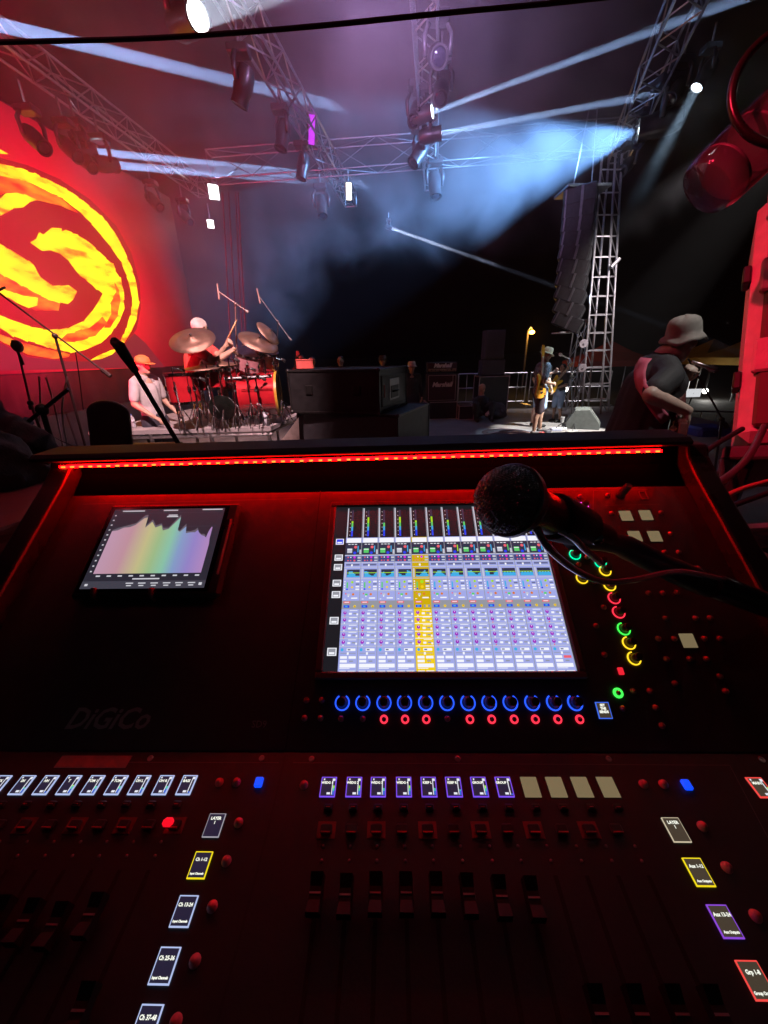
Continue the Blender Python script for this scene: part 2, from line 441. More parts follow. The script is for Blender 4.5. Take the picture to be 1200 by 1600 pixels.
add_light('AREA', p, at(1060, 190, 8.0), 5, (.5, .75, 1.), t, size=.14, spread=14)
beam('far small lamp throwing a short slanting beam low in the smoke', at(612, 357, 13.6), at(765, 411, 11.8), 18, (.6, .72, 1.), size=.07, spread=1.2, s=.5, lens=glass)
# white key lamps on the crowd side truss, out to the upper right, that light the players
t, p, d = moving_head('white key lamp on the crowd side truss nearest to us', V((6.2, 6.2, 5.8)), (3.6, 7.6, 0), hotlens, 1.2)
add_light('SPOT', p, (3.75, 8.1, 0), 6500, (1, .96, .9), t, size=.05, ang=22, blend=.25)
add_light('SPOT', p, (5.45, 10.3, 2.6), 1500, (1, .9, .93), t, size=.05, ang=42, blend=.7)  # extra spot added on this lamp to brighten the tower
t, p, d = moving_head('white top lamp over the bassist outside the picture', V((3.1, 1.5, 5.9)), (1.9, 2.7, 1.4), hotlens, 1.)
add_light('SPOT', p, (1.95, 2.7, 1.35), 400, (1, .96, .9), t, size=.05, ang=17, blend=.5)
t, p, d = moving_head('warm white lamp over our heads aimed at the drums', V((-.9, 1.8, 5.9)), (-2.2, 5, 1.3), hotlens, 1.2)
add_light('SPOT', p, (-2.2, 5, 1.2), 3300, (1, .6, .6), t, size=.06, ang=40, blend=.6)
# red wash lamp over our heads to the left, then three unseen added lamps
redlens = emi('red_lens', (1, .05, .08), 8)
t, p, d = moving_head('red wash lamp over our heads at the left', V((-3.2, 1.2, 5.7)), (2, 3.5, 1.3), redlens, 1.1)
add_light('SPOT', p, (1.6, 4., 1.0), 130, (1., .09, .17), t, size=.1, ang=80, blend=.8)
t, p, d = moving_head('unseen narrow red lamp added to redden the right case', V((-2.9, .4, 5.2)), (1.35, 1.3, 1.3), redlens, .9)
add_light('SPOT', p, (1.5, 1.1, 1.2), 1300, (1., .02, .06), t, size=.06, ang=17, blend=.6)  # added beam that turns the right-hand case red
t, p, d = moving_head('unseen red uplight added at the left to redden the rig', V((-4.6, 2.6, .85)), (-4.4, 9, 6), redlens, .9)
add_light('SPOT', p, (-3.6, 9, 5.6), 3000, (1., .012, .07), t, size=.1, ang=85, blend=.8)  # added light for the red on the left truss and lamp bodies
t, p, d = moving_head('unseen purple lamp added to tint the smoke from below', V((0.3, 5.4, 5.5)), (.5, 9, 9), emi('added_violet_lens', (.6, .3, 1), 8), 1.)
add_light('SPOT', p, (.2, 10, 7.2), 1500, (.62, .38, .85), t, size=.1, ang=130, blend=.8)  # added fill that gives the upper smoke its violet
# ---------------------------------------------------------------- stage haze
hz = MB().box((0, 30, 3.3), (70, 80, 9.2)).build('haze', None)
hm = bpy.data.materials.new('stage_haze'); hm.use_nodes = True
nt = hm.node_tree; nt.nodes.clear()
out = nt.nodes.new('ShaderNodeOutputMaterial'); pv = nt.nodes.new('ShaderNodeVolumePrincipled')
pv.inputs['Color'].default_value = (.95, .95, 1, 1); pv.inputs['Density'].default_value = .0008; pv.inputs['Anisotropy'].default_value = .0
nt.links.new(pv.outputs[0], out.inputs['Volume'])
hz.data.materials.clear(); hz.data.materials.append(hm)
tag(hz, kind='stuff')

# denser smoke that hangs under the rig and rolls down beside the LED wall
sm = MB().box((-1.4, 8.9, 4.1), (15.2, 12.4, 8.0)).build('smoke', None)
mm = bpy.data.materials.new('stage_smoke'); mm.use_nodes = True
nt = mm.node_tree; nt.nodes.clear(); N, L = nt.nodes, nt.links
out = N.new('ShaderNodeOutputMaterial'); pv = N.new('ShaderNodeVolumePrincipled'); pv.inputs['Color'].default_value = (.95, .95, 1, 1)
pv.inputs['Anisotropy'].default_value = .1
tc = N.new('ShaderNodeTexCoord'); nz = N.new('ShaderNodeTexNoise'); nz.inputs['Scale'].default_value = .62; nz.inputs['Detail'].default_value = 6; nz.inputs['Distortion'].default_value = .8
L.new(tc.outputs['Object'], nz.inputs['Vector'])
def mrange(src, a, b, c, d, smooth=False):
    m_ = N.new('ShaderNodeMapRange'); L.new(src, m_.inputs[0])
    for i_, v_ in zip((1, 2, 3, 4), (a, b, c, d)): m_.inputs[i_].default_value = v_
    if smooth: m_.interpolation_type = 'SMOOTHSTEP'
    return m_.outputs[0]
def mth(op, a, b):
    m_ = N.new('ShaderNodeMath'); m_.operation = op
    for i_, q in enumerate((a, b)):
        if isinstance(q, (int, float)): m_.inputs[i_].default_value = q
        else: L.new(q, m_.inputs[i_])
    return m_.outputs[0]
sx = N.new('ShaderNodeSeparateXYZ'); L.new(tc.outputs['Object'], sx.inputs[0])
bill = mrange(nz.outputs[0], .40, .62, .3, 1.7)
zmin = mrange(sx.outputs[0], -5.0, -.5, .6, 4.1, True)
zz = mth('SUBTRACT', mth('ADD', sx.outputs[2], mth('MULTIPLY', nz.outputs[0], 2.4)), zmin)
low = mrange(zz, 1.0, 2.4, 0, 1, True)
rgt = mrange(mth('SUBTRACT', sx.outputs[0], mth('MULTIPLY', sx.outputs[1], .12)), 5.0, 6.2, 1, .03, True)
near = mth('MULTIPLY', mrange(sx.outputs[1], 3.0, 5.5, 0, 1, True), mrange(sx.outputs[1], 13.0, 15.1, 1, 0, True))
dens = mth('MULTIPLY', mth('MULTIPLY', mth('MULTIPLY', bill, low), mth('MULTIPLY', rgt, near)), .06)
L.new(dens, pv.inputs['Density']); L.new(pv.outputs[0], out.inputs['Volume'])
sm.data.materials.clear(); sm.data.materials.append(mm)
mm.cycles.volume_step_rate = .5
tag(sm, kind='stuff')
# ================================================================ mixing console
YAW = R(-1.7)
CON = M.Rotation(YAW, 4, 'Z')
ex, ey = V((math.cos(YAW), math.sin(YAW), 0)), V((-math.sin(YAW), math.cos(YAW), 0))
ez = V((0, 0, 1))
con = thing('mixing_console', 'large black live mixing console with lit displays and red LED strip', 'mixing console', m=CON @ M.Translation((-.03, .4, 0)))
def cl(x, y, z): return CON @ V((x, y, z))
def plane(y, z, tilt, x=0.):
    u_ = ey * math.cos(tilt) + ez * math.sin(tilt); n_ = ex.cross(u_); o = cl(x, y, z)
    return M(((ex.x, u_.x, n_.x, o.x), (ex.y, u_.y, n_.y, o.y), (ex.z, u_.z, n_.z, o.z), (0, 0, 0, 1)))
PS = plane(.342, 1.252, R(35))
PF = plane(.275, 1.205, R(5))
CI = W(con).inverted()
def on(P, x, y, h=0.):
    n_ = V((P[0][2], P[1][2], P[2][2])); q = on_plane(x, y, V((P[0][3], P[1][3], P[2][3])) + n_ * h, n_)
    return P.inverted() @ q
def pm(P, x, y, h=0., rot=0.):
    """matrix (in the console's frame) that sits on a panel under a pixel"""
    q = on(P, x, y, h); return CI @ P @ M.Translation((q.x, q.y, h)) @ M.Rotation(rot, 4, 'Z')
panelm = mat('console_panel_grey', (.05, .05, .052), .38, var=.1, scale=60, bump=.04, rv=.06)
fpanelm = mat('console_fader_panel_grey', (.02, .019, .022), .5, var=.12, scale=60, bump=.04, rv=.06)
cheekm = mat('console_cheek_black', (.03, .03, .03), .3, var=.2, scale=20)
hoodm = mat('console_hood_gloss', (.012, .011, .012), .62, var=.2, spec=.3)
XL, XR = -.515, .447
Jy, Jz, Py, Pz = .275, 1.205, .558, 1.403
def slab(name, m, pts, x0, x1, b=None):
    """profile in the console's y z plane swept from x0 to x1"""
    mb = MB(); k = len(pts)
    vs = [cl(x0, *p) for p in pts] + [cl(x1, *p) for p in pts]
    mb._add(vs, [tuple(range(k)), tuple(range(k, 2 * k))[::-1]] + [(i, i + k, (i + 1) % k + k, (i + 1) % k) for i in range(k)])
    o = mb.build(name, m, con)
    if b:
        bv = o.modifiers.new('Bevel', 'BEVEL'); bv.width = b; bv.segments = 2; bv.limit_method = 'ANGLE'
    return o
slab('fader_panel', fpanelm, [(Jy, Jz), (-.02, Jz - .295 * math.tan(R(5))), (-.02, 1.11), (Jy, 1.11)], XL, XR)
slab('screen_panel', panelm, [(Jy + .0015, 1.252 + (Jy + .0015 - .342) * math.tan(R(35))), (Py, 1.252 + (Py - .342) * math.tan(R(35))), (Py, 1.11), (Jy + .0015, 1.11)], XL, XR)
slab('armrest', rubber, [(-.021, 1.178), (-.07, 1.165), (-.085, 1.13), (-.07, 1.10), (-.021, 1.11)], XL - .03, XR + .03, .006)
slab('chassis', cheekm, [(-.05, 1.108), (.66, 1.108), (.60, .98), (.0, .98)], XL - .01, XR + .01, .006)
slab('transit_base', black, [(-.02, .975), (.62, .975), (.62, .12), (-.02, .12)], XL - .02, XR + .02, .01)
for x in (XL + .06, XR - .06):
    for y in (.06, .54): MB().lathe([(.02, 0), (.055, .01), (.055, .05), (.02, .06)], cl(x - .03, y, .055), ex, 16).build('caster', rubber, con, smooth=True, sharp=30)
prof = [(-.02, 1.195), (.27, 1.232), (.545, 1.424), (.572, 1.446), (.58, 1.462), (.62, 1.462), (.625, 1.1), (-.02, 1.1)]
for x0, x1 in ((XL - .034, XL - .001), (XR + .001, XR + .034)): slab('side_cheek', cheekm, prof, x0, x1, .004)
# cove and hood
slab('rear_cove', mat('cove_black', (.0006, .0006, .0006), .6, var=0, spec=.0), [(Py + .0015, Pz - .01), (Py + .0015, Pz + .002), (.588, 1.43), (.596, 1.46), (.615, 1.46), (.615, Pz - .01)], XL + .002, XR - .002)
n0 = on_plane(560, 716, cl(0, .578, 0), ey)
la, lb = on_plane(98, 728, cl(0, .578, 0), ey), on_plane(1030, 703, cl(0, .578, 0), ey)
ldir = (lb - la).normalized()
def hood():
    mb = MB(); k = []
    for p, e in ((la, -1), (lb, 1)):
        q = p + ldir * (e * .034)
        k.append([q + ey * a + ez * b for a, b in ((-.013, .0085), (-.018, .012), (-.018, .016), (-.010, .021), (.044, .0225), (.05, .016), (.05, .0085))])
    n = len(k[0])
    mb._add(k[0] + k[1], [tuple(range(n)), tuple(range(n, 2 * n))[::-1]] + [(i, i + n, (i + 1) % n + n, (i + 1) % n) for i in range(n)])
    return mb.build('hood', hoodm, con)
hood()
ledred = emi('led_strip_red', (1, .0004, .0010), 75., True)
leddot = emi('led_strip_dot', (1, .2, .02), 3.)
strip = MB()
hb = ez * .0016; fw = ey * -.007
strip._add([la - hb, lb - hb, lb + hb, la + hb, la - hb + fw, lb - hb + fw, lb + hb + fw, la + hb + fw], [(0, 1, 2, 3), (4, 5, 6, 7), (0, 1, 5, 4), (2, 3, 7, 6), (1, 2, 6, 5), (0, 3, 7, 4)])
strip = strip.build('led_strip', ledred, con)
dm = MB().box((0, 0, 0), (.0055, .002, .0022)).build('led', leddot, strip, False)
dt = basis(ey * -1, ldir)
for i in range(64):
    p = la.lerp(lb, (i + .5) / 64) - ey * .0082
    mx = CI @ M.Translation(p) @ M.Rotation(YAW, 4, 'Z')
    if i == 0: dm.matrix_basis = mx
    else: inst('led', dm.data, strip, mx)

# panel seams and printed outlines
seam = mat('panel_seam', (.012, .012, .012), .6, var=0)
prnt = mat('panel_print_grey', (.16, .16, .16), .6, var=0)
def pline(P, pts, m, w=.0006, name='printed_line', h=.0004):
    mb = MB()
    q = [on(P, *p) for p in pts]
    for a, b in zip(q, q[1:]):
        t_ = (b - a).normalized(); s_ = V((-t_.y, t_.x, 0)) * w
        mb._add([P @ V((c.x, c.y, h)) for c in (a - s_, b - s_, b + s_, a + s_)], [(0, 1, 2, 3)])
    return mb.build(name, m, con)
pline(PS, [(501, 766), (486, 900), (446, 1172)], seam, .0008, 'panel_seam')
pline(PF, [(446, 1180), (418, 1300), (340, 1598)], seam, .0010, 'panel_seam')
pline(PF, [(1150, 1180), (1190, 1240)], seam, .0010, 'panel_seam')
pline(PS, [(926, 843), (927, 767), (1012, 765)], prnt, .0004)
pline(PS, [(945, 790), (1030, 788)], prnt, .0003)
pline(PS, [(130, 788), (480, 779)], prnt, .0004)
pline(PS, [(520, 772), (905, 766)], prnt, .0004)
pline(PF, [(458, 1192), (1140, 1196), (1200, 1310)], prnt, .0003)
pline(PF, [(90, 1191), (436, 1192)], prnt, .0003)

# ---- the touch display
disp_c = [(504, 1050), (902, 1049), (837, 790), (526, 792)]
dq = [on(PS, *c) for c in disp_c]
DU0, DU1 = (dq[0].x + dq[3].x) / 2, (dq[1].x + dq[2].x) / 2
DV0, DV1 = (dq[0].y + dq[1].y) / 2, (dq[2].y + dq[3].y) / 2
bez_m = mat('display_bezel', (.09, .085, .085), .35, var=.1)
mb = MB(); mb.m = PS; bw = .0085
for c, s_ in ((((DU0 + DU1) / 2, DV1 + bw / 2, .001), (DU1 - DU0 + 2 * bw, bw, .007)), (((DU0 + DU1) / 2, DV0 - bw / 2, .001), (DU1 - DU0 + 2 * bw, bw, .007)),
              ((DU0 - bw / 2, (DV0 + DV1) / 2, .001), (bw, DV1 - DV0 - .0002, .007)), ((DU1 + bw / 2, (DV0 + DV1) / 2, .001), (bw, DV1 - DV0 - .0002, .007))):
    mb.box(c, s_, .0015)
mb.build('display_bezel', bez_m, con)
UI = dict(bk=(.012, .012, .016), lav=(.36, .40, .80), lav2=(.44, .48, .86), gr=(.30, .31, .36), wh=(.92, .93, 1.), rd=(.85, .12, .16), bl=(.02, .06, .85), mg=(.75, .02, .8), pu=(.36, .005, .55),
          yg=(.38, .75, .02), ye=(.9, .62, .01), gd=(.62, .42, .004), gn=(.1, .6, .15), cy=(.05, .42, .8), or_=(.75, .2, .03), dk=(.03, .035, .07), mid=(.13, .15, .30), lg=(.55, .57, .66), nv=(.05, .07, .22))
UIK = list(UI)
uim = [emi('ui_' + k, UI[k], 1.0, k in ('lav', 'gr')) for k in UIK]
ui = MB(); ui.m = PS
def vv(py): return (on(PS, 700, py).y - DV0) / (DV1 - DV0)
def rect(u0, v0, u1, v1, k, lay=1):
    ui.cur = UIK.index(k); z = .0012 + lay * .00012
    X = lambda u: DU0 + (DU1 - DU0) * u
    Y = lambda v: DV0 + (DV1 - DV0) * v
    ui._add([(X(u0), Y(v0), z), (X(u1), Y(v0), z), (X(u1), Y(v1), z), (X(u0), Y(v1), z)], [(0, 1, 2, 3)])
def dot(u, v, r, k, lay=3, n=10):
    ui.cur = UIK.index(k); z = .0012 + lay * .00012; x, y = DU0 + (DU1 - DU0) * u, DV0 + (DV1 - DV0) * v
    ui._add([(x + r * math.cos(6.2832 * i / n), y + r * math.sin(6.2832 * i / n), z) for i in range(n)], [tuple(range(n))])
rg = random.Random(3)
rect(0, 0, 1, 1, 'bk', 0)
y_ = {k: vv(k) for k in range(788, 1053)}
CH0, CW = .060, (.996 - .060) / 12
for (py, w_) in ((845, 'bl'), (870, 'k'), (885, 'k'), (910, 'k'), (928, 'k'), (969, 'k'), (1018, 'k')):
    v = y_[py]; rect(.012, v - .02, .05, v + .02, 'wh', 1); rect(.016, v - .016, .046, v + .016, 'bl' if w_ == 'bl' else 'gr', 2)
    rect(.02, v - .012, .042, v - .002, 'wh', 3)
for c in range(12):
    a = CH0 + c * CW; b = a + CW; g = c == 4; base = 'ye' if g else 'lav'; base2 = 'gd' if g else 'lav2'
    def rr(x0, p0, x1, p1, k, lay=2): rect(a + CW * x0, y_[p1], a + CW * x1, y_[p0], k, lay)
    def dd(x, p, r, k, lay=4): dot(a + CW * x, y_[p], r, k, lay)
    rr(.02, 793, .09, 839, 'lg'); rr(.0, 839, 1., 1051, base if not g else 'gd', 1)
    h = rg.uniform(.45, .8); y0, y1 = y_[837], y_[796]
    for i in range(14):
        t_ = i / 14
        if t_ > h: k = 'dk'
        else: k = 'bl' if t_ < .16 else 'cy' if t_ < .3 else 'gn' if t_ < .45 else 'yg'
        rect(a + CW * .29, y0 + (y1 - y0) * t_, a + CW * .40, y0 + (y1 - y0) * (t_ + .071), k, 2)
    for i in range(7): dd(.22, 799 + i * 6, .00055, 'wh', 3)
    rr(.06, 840, .94, 847, 'wh', 3); rr(.0, 847, 1, 866, 'dk', 2)
    for i in range(3): rr(.16 + .2 * i, 849, .3 + .2 * i, 850, 'wh', 3)
    rr(.12, 856, .42, 863, 'gn' if c % 3 else 'lg', 3); rr(.12, 857, .42, 858, 'wh', 4)
    dd(.62, 854, .0022, 'rd'); dd(.58, 863, .0022, 'bl'); rr(.74, 852, .8, 862, rg.choice(('yg', 'gn', 'cy')), 3); rr(.86, 858, .97, 865, 'lg', 3)
    rr(.0, 868, 1, 877, 'gd' if g else 'nv', 2); dd(.2, 870, .0011, 'rd'); dd(.2, 875, .0011, 'rd'); dd(.36, 870, .0009, 'wh'); dd(.36, 875, .0009, 'rd')
    dd(.58, 870, .0017, 'mg'); dd(.58, 875, .0015, 'or_' if g else 'rd'); rr(.76, 869, .95, 872, 'lg', 3); rr(.76, 874, .95, 876, 'lg', 3)
    rr(.0, 866, 1, 867, 'lg', 3); rr(.0, 878, 1, 879, 'lg', 3); rr(.1, 880, .9, 883, 'mid' if not g else 'gd', 3); rr(.4, 881, .5, 884, 'wh', 4)
    rr(.0, 885, 1, 886, 'lg', 3); rr(.18, 889, .93, 901, 'dk', 3); rr(.04, 888, .12, 902, 'lg', 3)
    px0 = .2
    for i in range(9):
        hh = max(2, int(4 + 4 * math.sin(i * .7 + c) + rg.uniform(0, 3))) if not c > 8 else 5 + i % 2
        rr(.2 + .08 * i, 901 - min(hh, 10), .28 + .08 * i, 901, 'cy', 4)
    rr(.18, 894, .93, 895, 'yg', 5)
    rr(0, 903, 1, 904, 'lg', 3)
    for p in (907, 911, 915, 919): rr(.06, p, .12, p + 2, 'wh', 3); rr(.72, p, .93, p + 2, 'wh' if p != 911 else 'mid', 3)
    rr(.2, 909, .28, 918, 'gn' if c < 5 else 'cy', 3); dd(.52, 909, .0018 if not g else .0024, 'yg'); dd(.52, 917, .0015 if not g else .0022, 'ye'); dd(.24, 920, .0013, 'bl')
    rr(0, 922, 1, 923, 'lg', 3); rr(.15, 926, .22, 928, 'rd', 3); rr(.27, 927, .42, 930, 'gn' if c % 2 else 'lg', 3); dd(.6, 928, .0017, 'or_'); rr(.5, 933, .85, 935, 'wh', 3)
    rr(.1, 935, .2, 936, 'wh', 3); rr(.3, 930, .36, 932, 'wh', 3)
    rr(0, 938, 1, 951, 'gr' if not g else 'gd', 2); rr(.08, 939, .46, 942, 'rd', 3); rr(.14, 940, .4, 941, 'wh', 4)
    rr(.1, 945, .42, 949, 'bl', 3); rr(.18, 946, .32, 948, 'cy', 4); rr(.56, 945, .9, 949, 'gr', 3); dd(.72, 947, .0017, 'ye')
    rr(0, 952, 1, 1051, base, 2)
    for i in range(5):
        p = 957 + int(i * 11.6); dd(.2, p, .0022, 'pu'); dd(.2, p + 5, .0008, 'wh' if (c + i) % 3 else 'rd'); rr(.19, p - 2, .22, p, 'wh', 5)
        rr(.45, p - 4, .88, p - 3, 'wh', 3); rr(.42, p, .58, p + 3, 'wh', 3); rr(.66, p, .84, p + 2, 'gr', 3); rr(.84, p + 1, .93, p + 4, 'wh', 3); rr(0, p + 6, 1, p + 7, 'lg' if not g else 'wh', 3)
    dd(.16, 1015, .0019, 'cy'); rr(.4, 1013, .86, 1017, 'wh', 3); rr(.45, 1014, .6, 1016, 'mid', 4); rr(.08, 1020, .88, 1021, 'gr', 3); rr(.42, 1019, .52, 1023, 'wh', 4)
    rr(.08, 1025, .44, 1029, 'wh', 3); rr(.52, 1025, .9, 1029, 'rd' if c == 11 else 'wh', 3); rr(.08, 1031, .44, 1035, 'wh', 3); rr(.56, 1032, .76, 1034, 'gr', 3)
    rr(.08, 1037, .9, 1043, 'wh', 3); rr(.08, 1044, .6, 1045, 'wh', 3); rr(.08, 1048, .42, 1050, 'wh', 3); rr(.5, 1048, .9, 1050, 'wh', 3)
    rr(.965, 793, 1., 1051, 'gr', 6)
ui.build('display', uim, con, sharp=None)

# ---- controls
capm = mat('knob_black', (.02, .02, .02), .4, var=.1)
dimred = mat('button_translucent_red', (.8, .34, .36), .3, var=.1, coat=.3)
knob_me = MB().lathe([(.0062, 0), (.0062, .003), (.0052, .004), (.0048, .013), (.0040, .0142), (0, .0145)], n=16)
knob0 = knob_me.build('encoder_knob', capm, con, False, True, 40)
def arc_mesh(m, r0=.0078, r1=.0015, a0=-60, a1=240, name='light_ring'):
    pts = [(r0 * math.cos(R(a)), r0 * math.sin(R(a)), .0012) for a in range(a0, a1 + 1, 15)]
    return MB().path(pts, r1 * .55, 6).build(name, m, None, smooth=True).data
inner_me = {}
used = [0]
glows = {}
def glow(k):
    c = dict(blue=(.02, .09, 1), red=(1, .03, .06), green=(.05, 1, .08), yellow=(1, .62, .02), magenta=(.75, .08, 1), orange=(1, .35, .05), teal=(.0, .8, .35))[k]
    return emi('ring_' + k, c, 1.6)
def encoder(x, y, k, P=PS, s=1.0, gap=90):
    mx = pm(P, x, y) @ M.Scale(s, 4)
    if used[0] == 0: o = knob0; o.matrix_basis = mx; used[0] = 1
    else: o = inst('encoder_knob', knob0.data, con, mx)
    if k not in glows:
        me = arc_mesh(glow(k)); 
        for ob in list(bpy.data.objects):
            if ob.data == me: bpy.data.objects.remove(ob)
        me2 = MB().lathe([(.0064, .0004), (.0064, .001), (.0053, .0042), (.0056, .001), (.0056, .0004)], n=16).build('skirt', emi('skirt_' + k, tuple(q * .18 for q in glow(k).node_tree.nodes['Principled BSDF'].inputs['Emission Color'].default_value[:3]), 1.), None).data
        for ob in list(bpy.data.objects):
            if ob.data == me2: bpy.data.objects.remove(ob)
        glows[k] = (me, me2)
    inst('light_ring', glows[k][0], o, M.Rotation(R(gap + 90), 4, 'Z')); inst('skirt', glows[k][1], o, M.Identity(4))
    return o
def tmpmesh(mb, name, m, **kw):
    o = mb.build(name, m, None, False, **kw); me = o.data; bpy.data.objects.remove(o); return me
for i, x in enumerate((535, 567, 600, 632, 665, 698, 731, 764, 797, 831, 865, 898)): encoder(x, 1098, 'blue', gap=90)
for x, y, k in ((911, 792, 'magenta'), (917, 809, 'orange'), (898, 867, 'teal'), (938, 880, 'teal'), (945, 892, 'yellow'), (909, 904, 'yellow'), (952, 915, 'yellow'), (959, 935, 'red'), (966, 957, 'red'), (974, 983, 'green'), (982, 1005, 'yellow'), (990, 1029, 'yellow')):
    encoder(x, y, k, s=.92, gap=65)
ringr = tmpmesh(MB().path([(.0036 * math.cos(R(a)), .0036 * math.sin(R(a)), .0012) for a in range(0, 360, 24)], .0011, 6, closed=True), 'ring_button', glow('red'), smooth=True)
ringg = tmpmesh(MB().path([(.0042 * math.cos(R(a)), .0042 * math.sin(R(a)), .0012) for a in range(0, 360, 24)], .0014, 6, closed=True), 'ring_button', glow('green'), smooth=True)
btn = tmpmesh(MB().lathe([(.0042, 0), (.0042, .001), (.0034, .0016), (.0033, .0034), (.0022, .0050), (0, .0054)], n=14), 'push_button', dimred, smooth=True, sharp=50)
btnd = tmpmesh(MB().lathe([(.0034, 0), (.0034, .001), (.0026, .0016), (.0025, .003), (.0016, .0040), (0, .0043)], n=12), 'push_button', mat('button_dark_red', (.42, .15, .16), .3, var=.1, coat=.3), smooth=True, sharp=50)
for x in (600, 633, 666, 734, 768, 803, 836, 871, 905):
    o = inst('push_button', btnd, con, pm(PS, x, 1124)); inst('light_ring', ringr, o, M.Identity(4))
for x in (533, 567, 699): inst('push_button', btnd, con, pm(PS, x, 1123))
o = inst('push_button', btnd, con, pm(PS, 965, 1083)); inst('light_ring', ringg, o, M.Identity(4))
o = inst('push_button', btnd, con, pm(PS, 881, 808)); inst('light_ring', ringr, o, M.Identity(4))
for x, y in ((479, 1094), (503, 1094), (476, 1122), (501, 1122), (872, 777), (906, 776), (876, 793), (949, 774), (955, 802), (1032, 801), (1047, 834), (1019, 863), (1038, 863), (1060, 863),
             (917, 871), (904, 882), (928, 909), (1013, 927), (1035, 927), (1057, 926), (1039, 966), (1086, 966), (1109, 966), (1028, 998), (1053, 998), (1100, 998), (1124, 998), (1041, 1030), (1077, 1030), (1103, 1030),
             (1124, 1057), (1054, 1068), (989, 1080), (1015, 1080), (1133, 1080), (973, 1107), (1024, 1106), (1034, 1134), (943, 949), (931, 978), (944, 1023)):
    inst('push_button', btnd, con, pm(PS, x, y))
sq = tmpmesh(MB().box((0, 0, .0015), (.006, .008, .003), .0008), 'lit_key', emi('key_red', (1, .02, .04), .9))
inst('lit_key', sq, con, pm(PS, 969, 1049))
o = MB().lathe([(.007, 0), (.007, .002), (.0055, .004), (.0052, .024), (.004, .026), (0, .026)], n=18); o = tmpmesh(o, 'volume_knob', capm, smooth=True, sharp=40)
inst('volume_knob', o, con, pm(PS, 969, 774))
mb = MB(); mb.box((0, .007, .0006), (.009, .0016, .0012)); mb.box((0, -.007, .0006), (.009, .0016, .0012)); mb.box((.0048, 0, .0006), (.0016, .014, .0012)); mb.box((-.0048, 0, .0006), (.0016, .014, .0012))
inst('socket', tmpmesh(mb, 'socket', prnt), con, pm(PS, 1005, 774))
bm_ = MB(); bm_.box((0, 0, .0004), (.0165, .0165, .0008)); blank_s = tmpmesh(bm_, 'blank_display', emi('blank_lcd', (.30, .23, .12), .62))
for x, y in ((978, 806), (1009, 805), (992, 838), (1023, 838), (1075, 1001)): inst('blank_display', blank_s, con, pm(PS, x, y))

# little label displays
txw = emi('lcd_text', (.95, .97, .85), 1.1)
lcdb = emi('lcd_dark', (.018, .016, .04), 1.0)
lcdb2 = emi('lcd_dark_warm', (.06, .045, .03), 1.0)
lcdw = emi('lcd_white', (.8, .82, .9), 1.0)
frm = dict(w=emi('lcd_frame_white', (.42, .50, .78), 1.1), y=emi('lcd_frame_yellow', (.85, .68, .01), 1.1), v=emi('lcd_frame_violet', (.18, .07, .75), 1.2), p=emi('lcd_frame_purple', (.24, .06, .62), 1.1),
           r=emi('lcd_frame_red', (.9, .07, .06), 1.), b=emi('lcd_frame_blue', (.05, .15, .85), 1.1), g=emi('lcd_frame_grey', (.35, .33, .38), 1.), c=emi('lcd_frame_cream', (.6, .52, .36), 1.))
mtr = [emi('lcd_meter_blue', (.03, .15, .8), 1.), emi('lcd_meter_cyan', (.05, .7, .5), 1.), emi('lcd_meter_green', (.4, .9, .1), 1.)]
def lcd(x, y, w, h, k, t1, t2=None, P=PF, meter=0., warm=False, fw=.08, ts=None, ty=.18, t2s=None, lines=None):
    mx = pm(P, x, y)
    mb = MB(); mb.box((0, 0, .0005), (w, h, .001)); mb.cur = 1
    mb.box((0, 0, .0011), (w * (1 - 2 * fw), h - 2 * fw * w, .0004))
    if meter:
        x0 = w * .27; mb.cur = 2; mb.box((x0, 0, .0014), (w * .05, h * .8, .0002)); mb.box((x0 + w * .08, h * .34, .0014), (w * .14, h * .12, .0002))
        n = max(1, int(10 * meter))
        for i in range(n):
            mb.cur = 3 if i < 3 else 4 if i < 5 else 5
            mb.box((x0 + w * .1, -h * .38 + h * .066 * i, .0014), (w * .09, h * .066, .0002))
        mb.cur = 2; mb.box((-w * .3, h * .36, .0014), (w * .09, h * .08, .0002)); mb.box((w * .06, -h * .34, .0014), (w * .22, h * .1, .0002))
    o = mb.build('label_display', [frm[k], lcdb2 if warm else lcdb, lcdw, *mtr], con, False)
    o.matrix_basis = mx
    if lines:
        for i, l in enumerate(lines): text(l, h * .2, txw, o, M.Translation((-w * .04, h * (.3 - .2 * i), .0018)), bold=.0002)
        return o
    ts = ts or w * .27
    off = -w * .09 if meter else 0
    text(t1, ts, txw, o, M.Translation((off, h * ty, .0018)), bold=.00012)
    if t2: text(t2, t2s or w * .15, txw, o, M.Translation((0, -h * .33, .0018)), bold=.0001)
    return o
q0, q1 = on(PF, 499, 1245), on(PF, 527, 1214)
LW, LH = abs(q1.x - q0.x), abs(q1.y - q0.y)
LWp = LW
for x, t_, me_ in zip((513, 553, 591, 631, 670, 709, 749, 788), ('WEDG 1', 'WEDG 2', 'WEDG 3', 'WEDG 4', 'KEEP L', 'KEEP R', 'GROUP', 'GROUP 1'), (.7, .75, .5, .7, .55, .45, .75, .0)):
    lcd(x, 1230, LW, LH, 'v', t_, meter=max(me_, .01), ts=LW * .2, fw=.06)
bb = tmpmesh(MB().box((0, 0, .0004), (LW * 1.03, LH, .0008)), 'blank_display', MATS['blank_lcd'])
for x in (829, 869, 909, 950): inst('blank_display', bb, con, pm(PF, x, 1230))
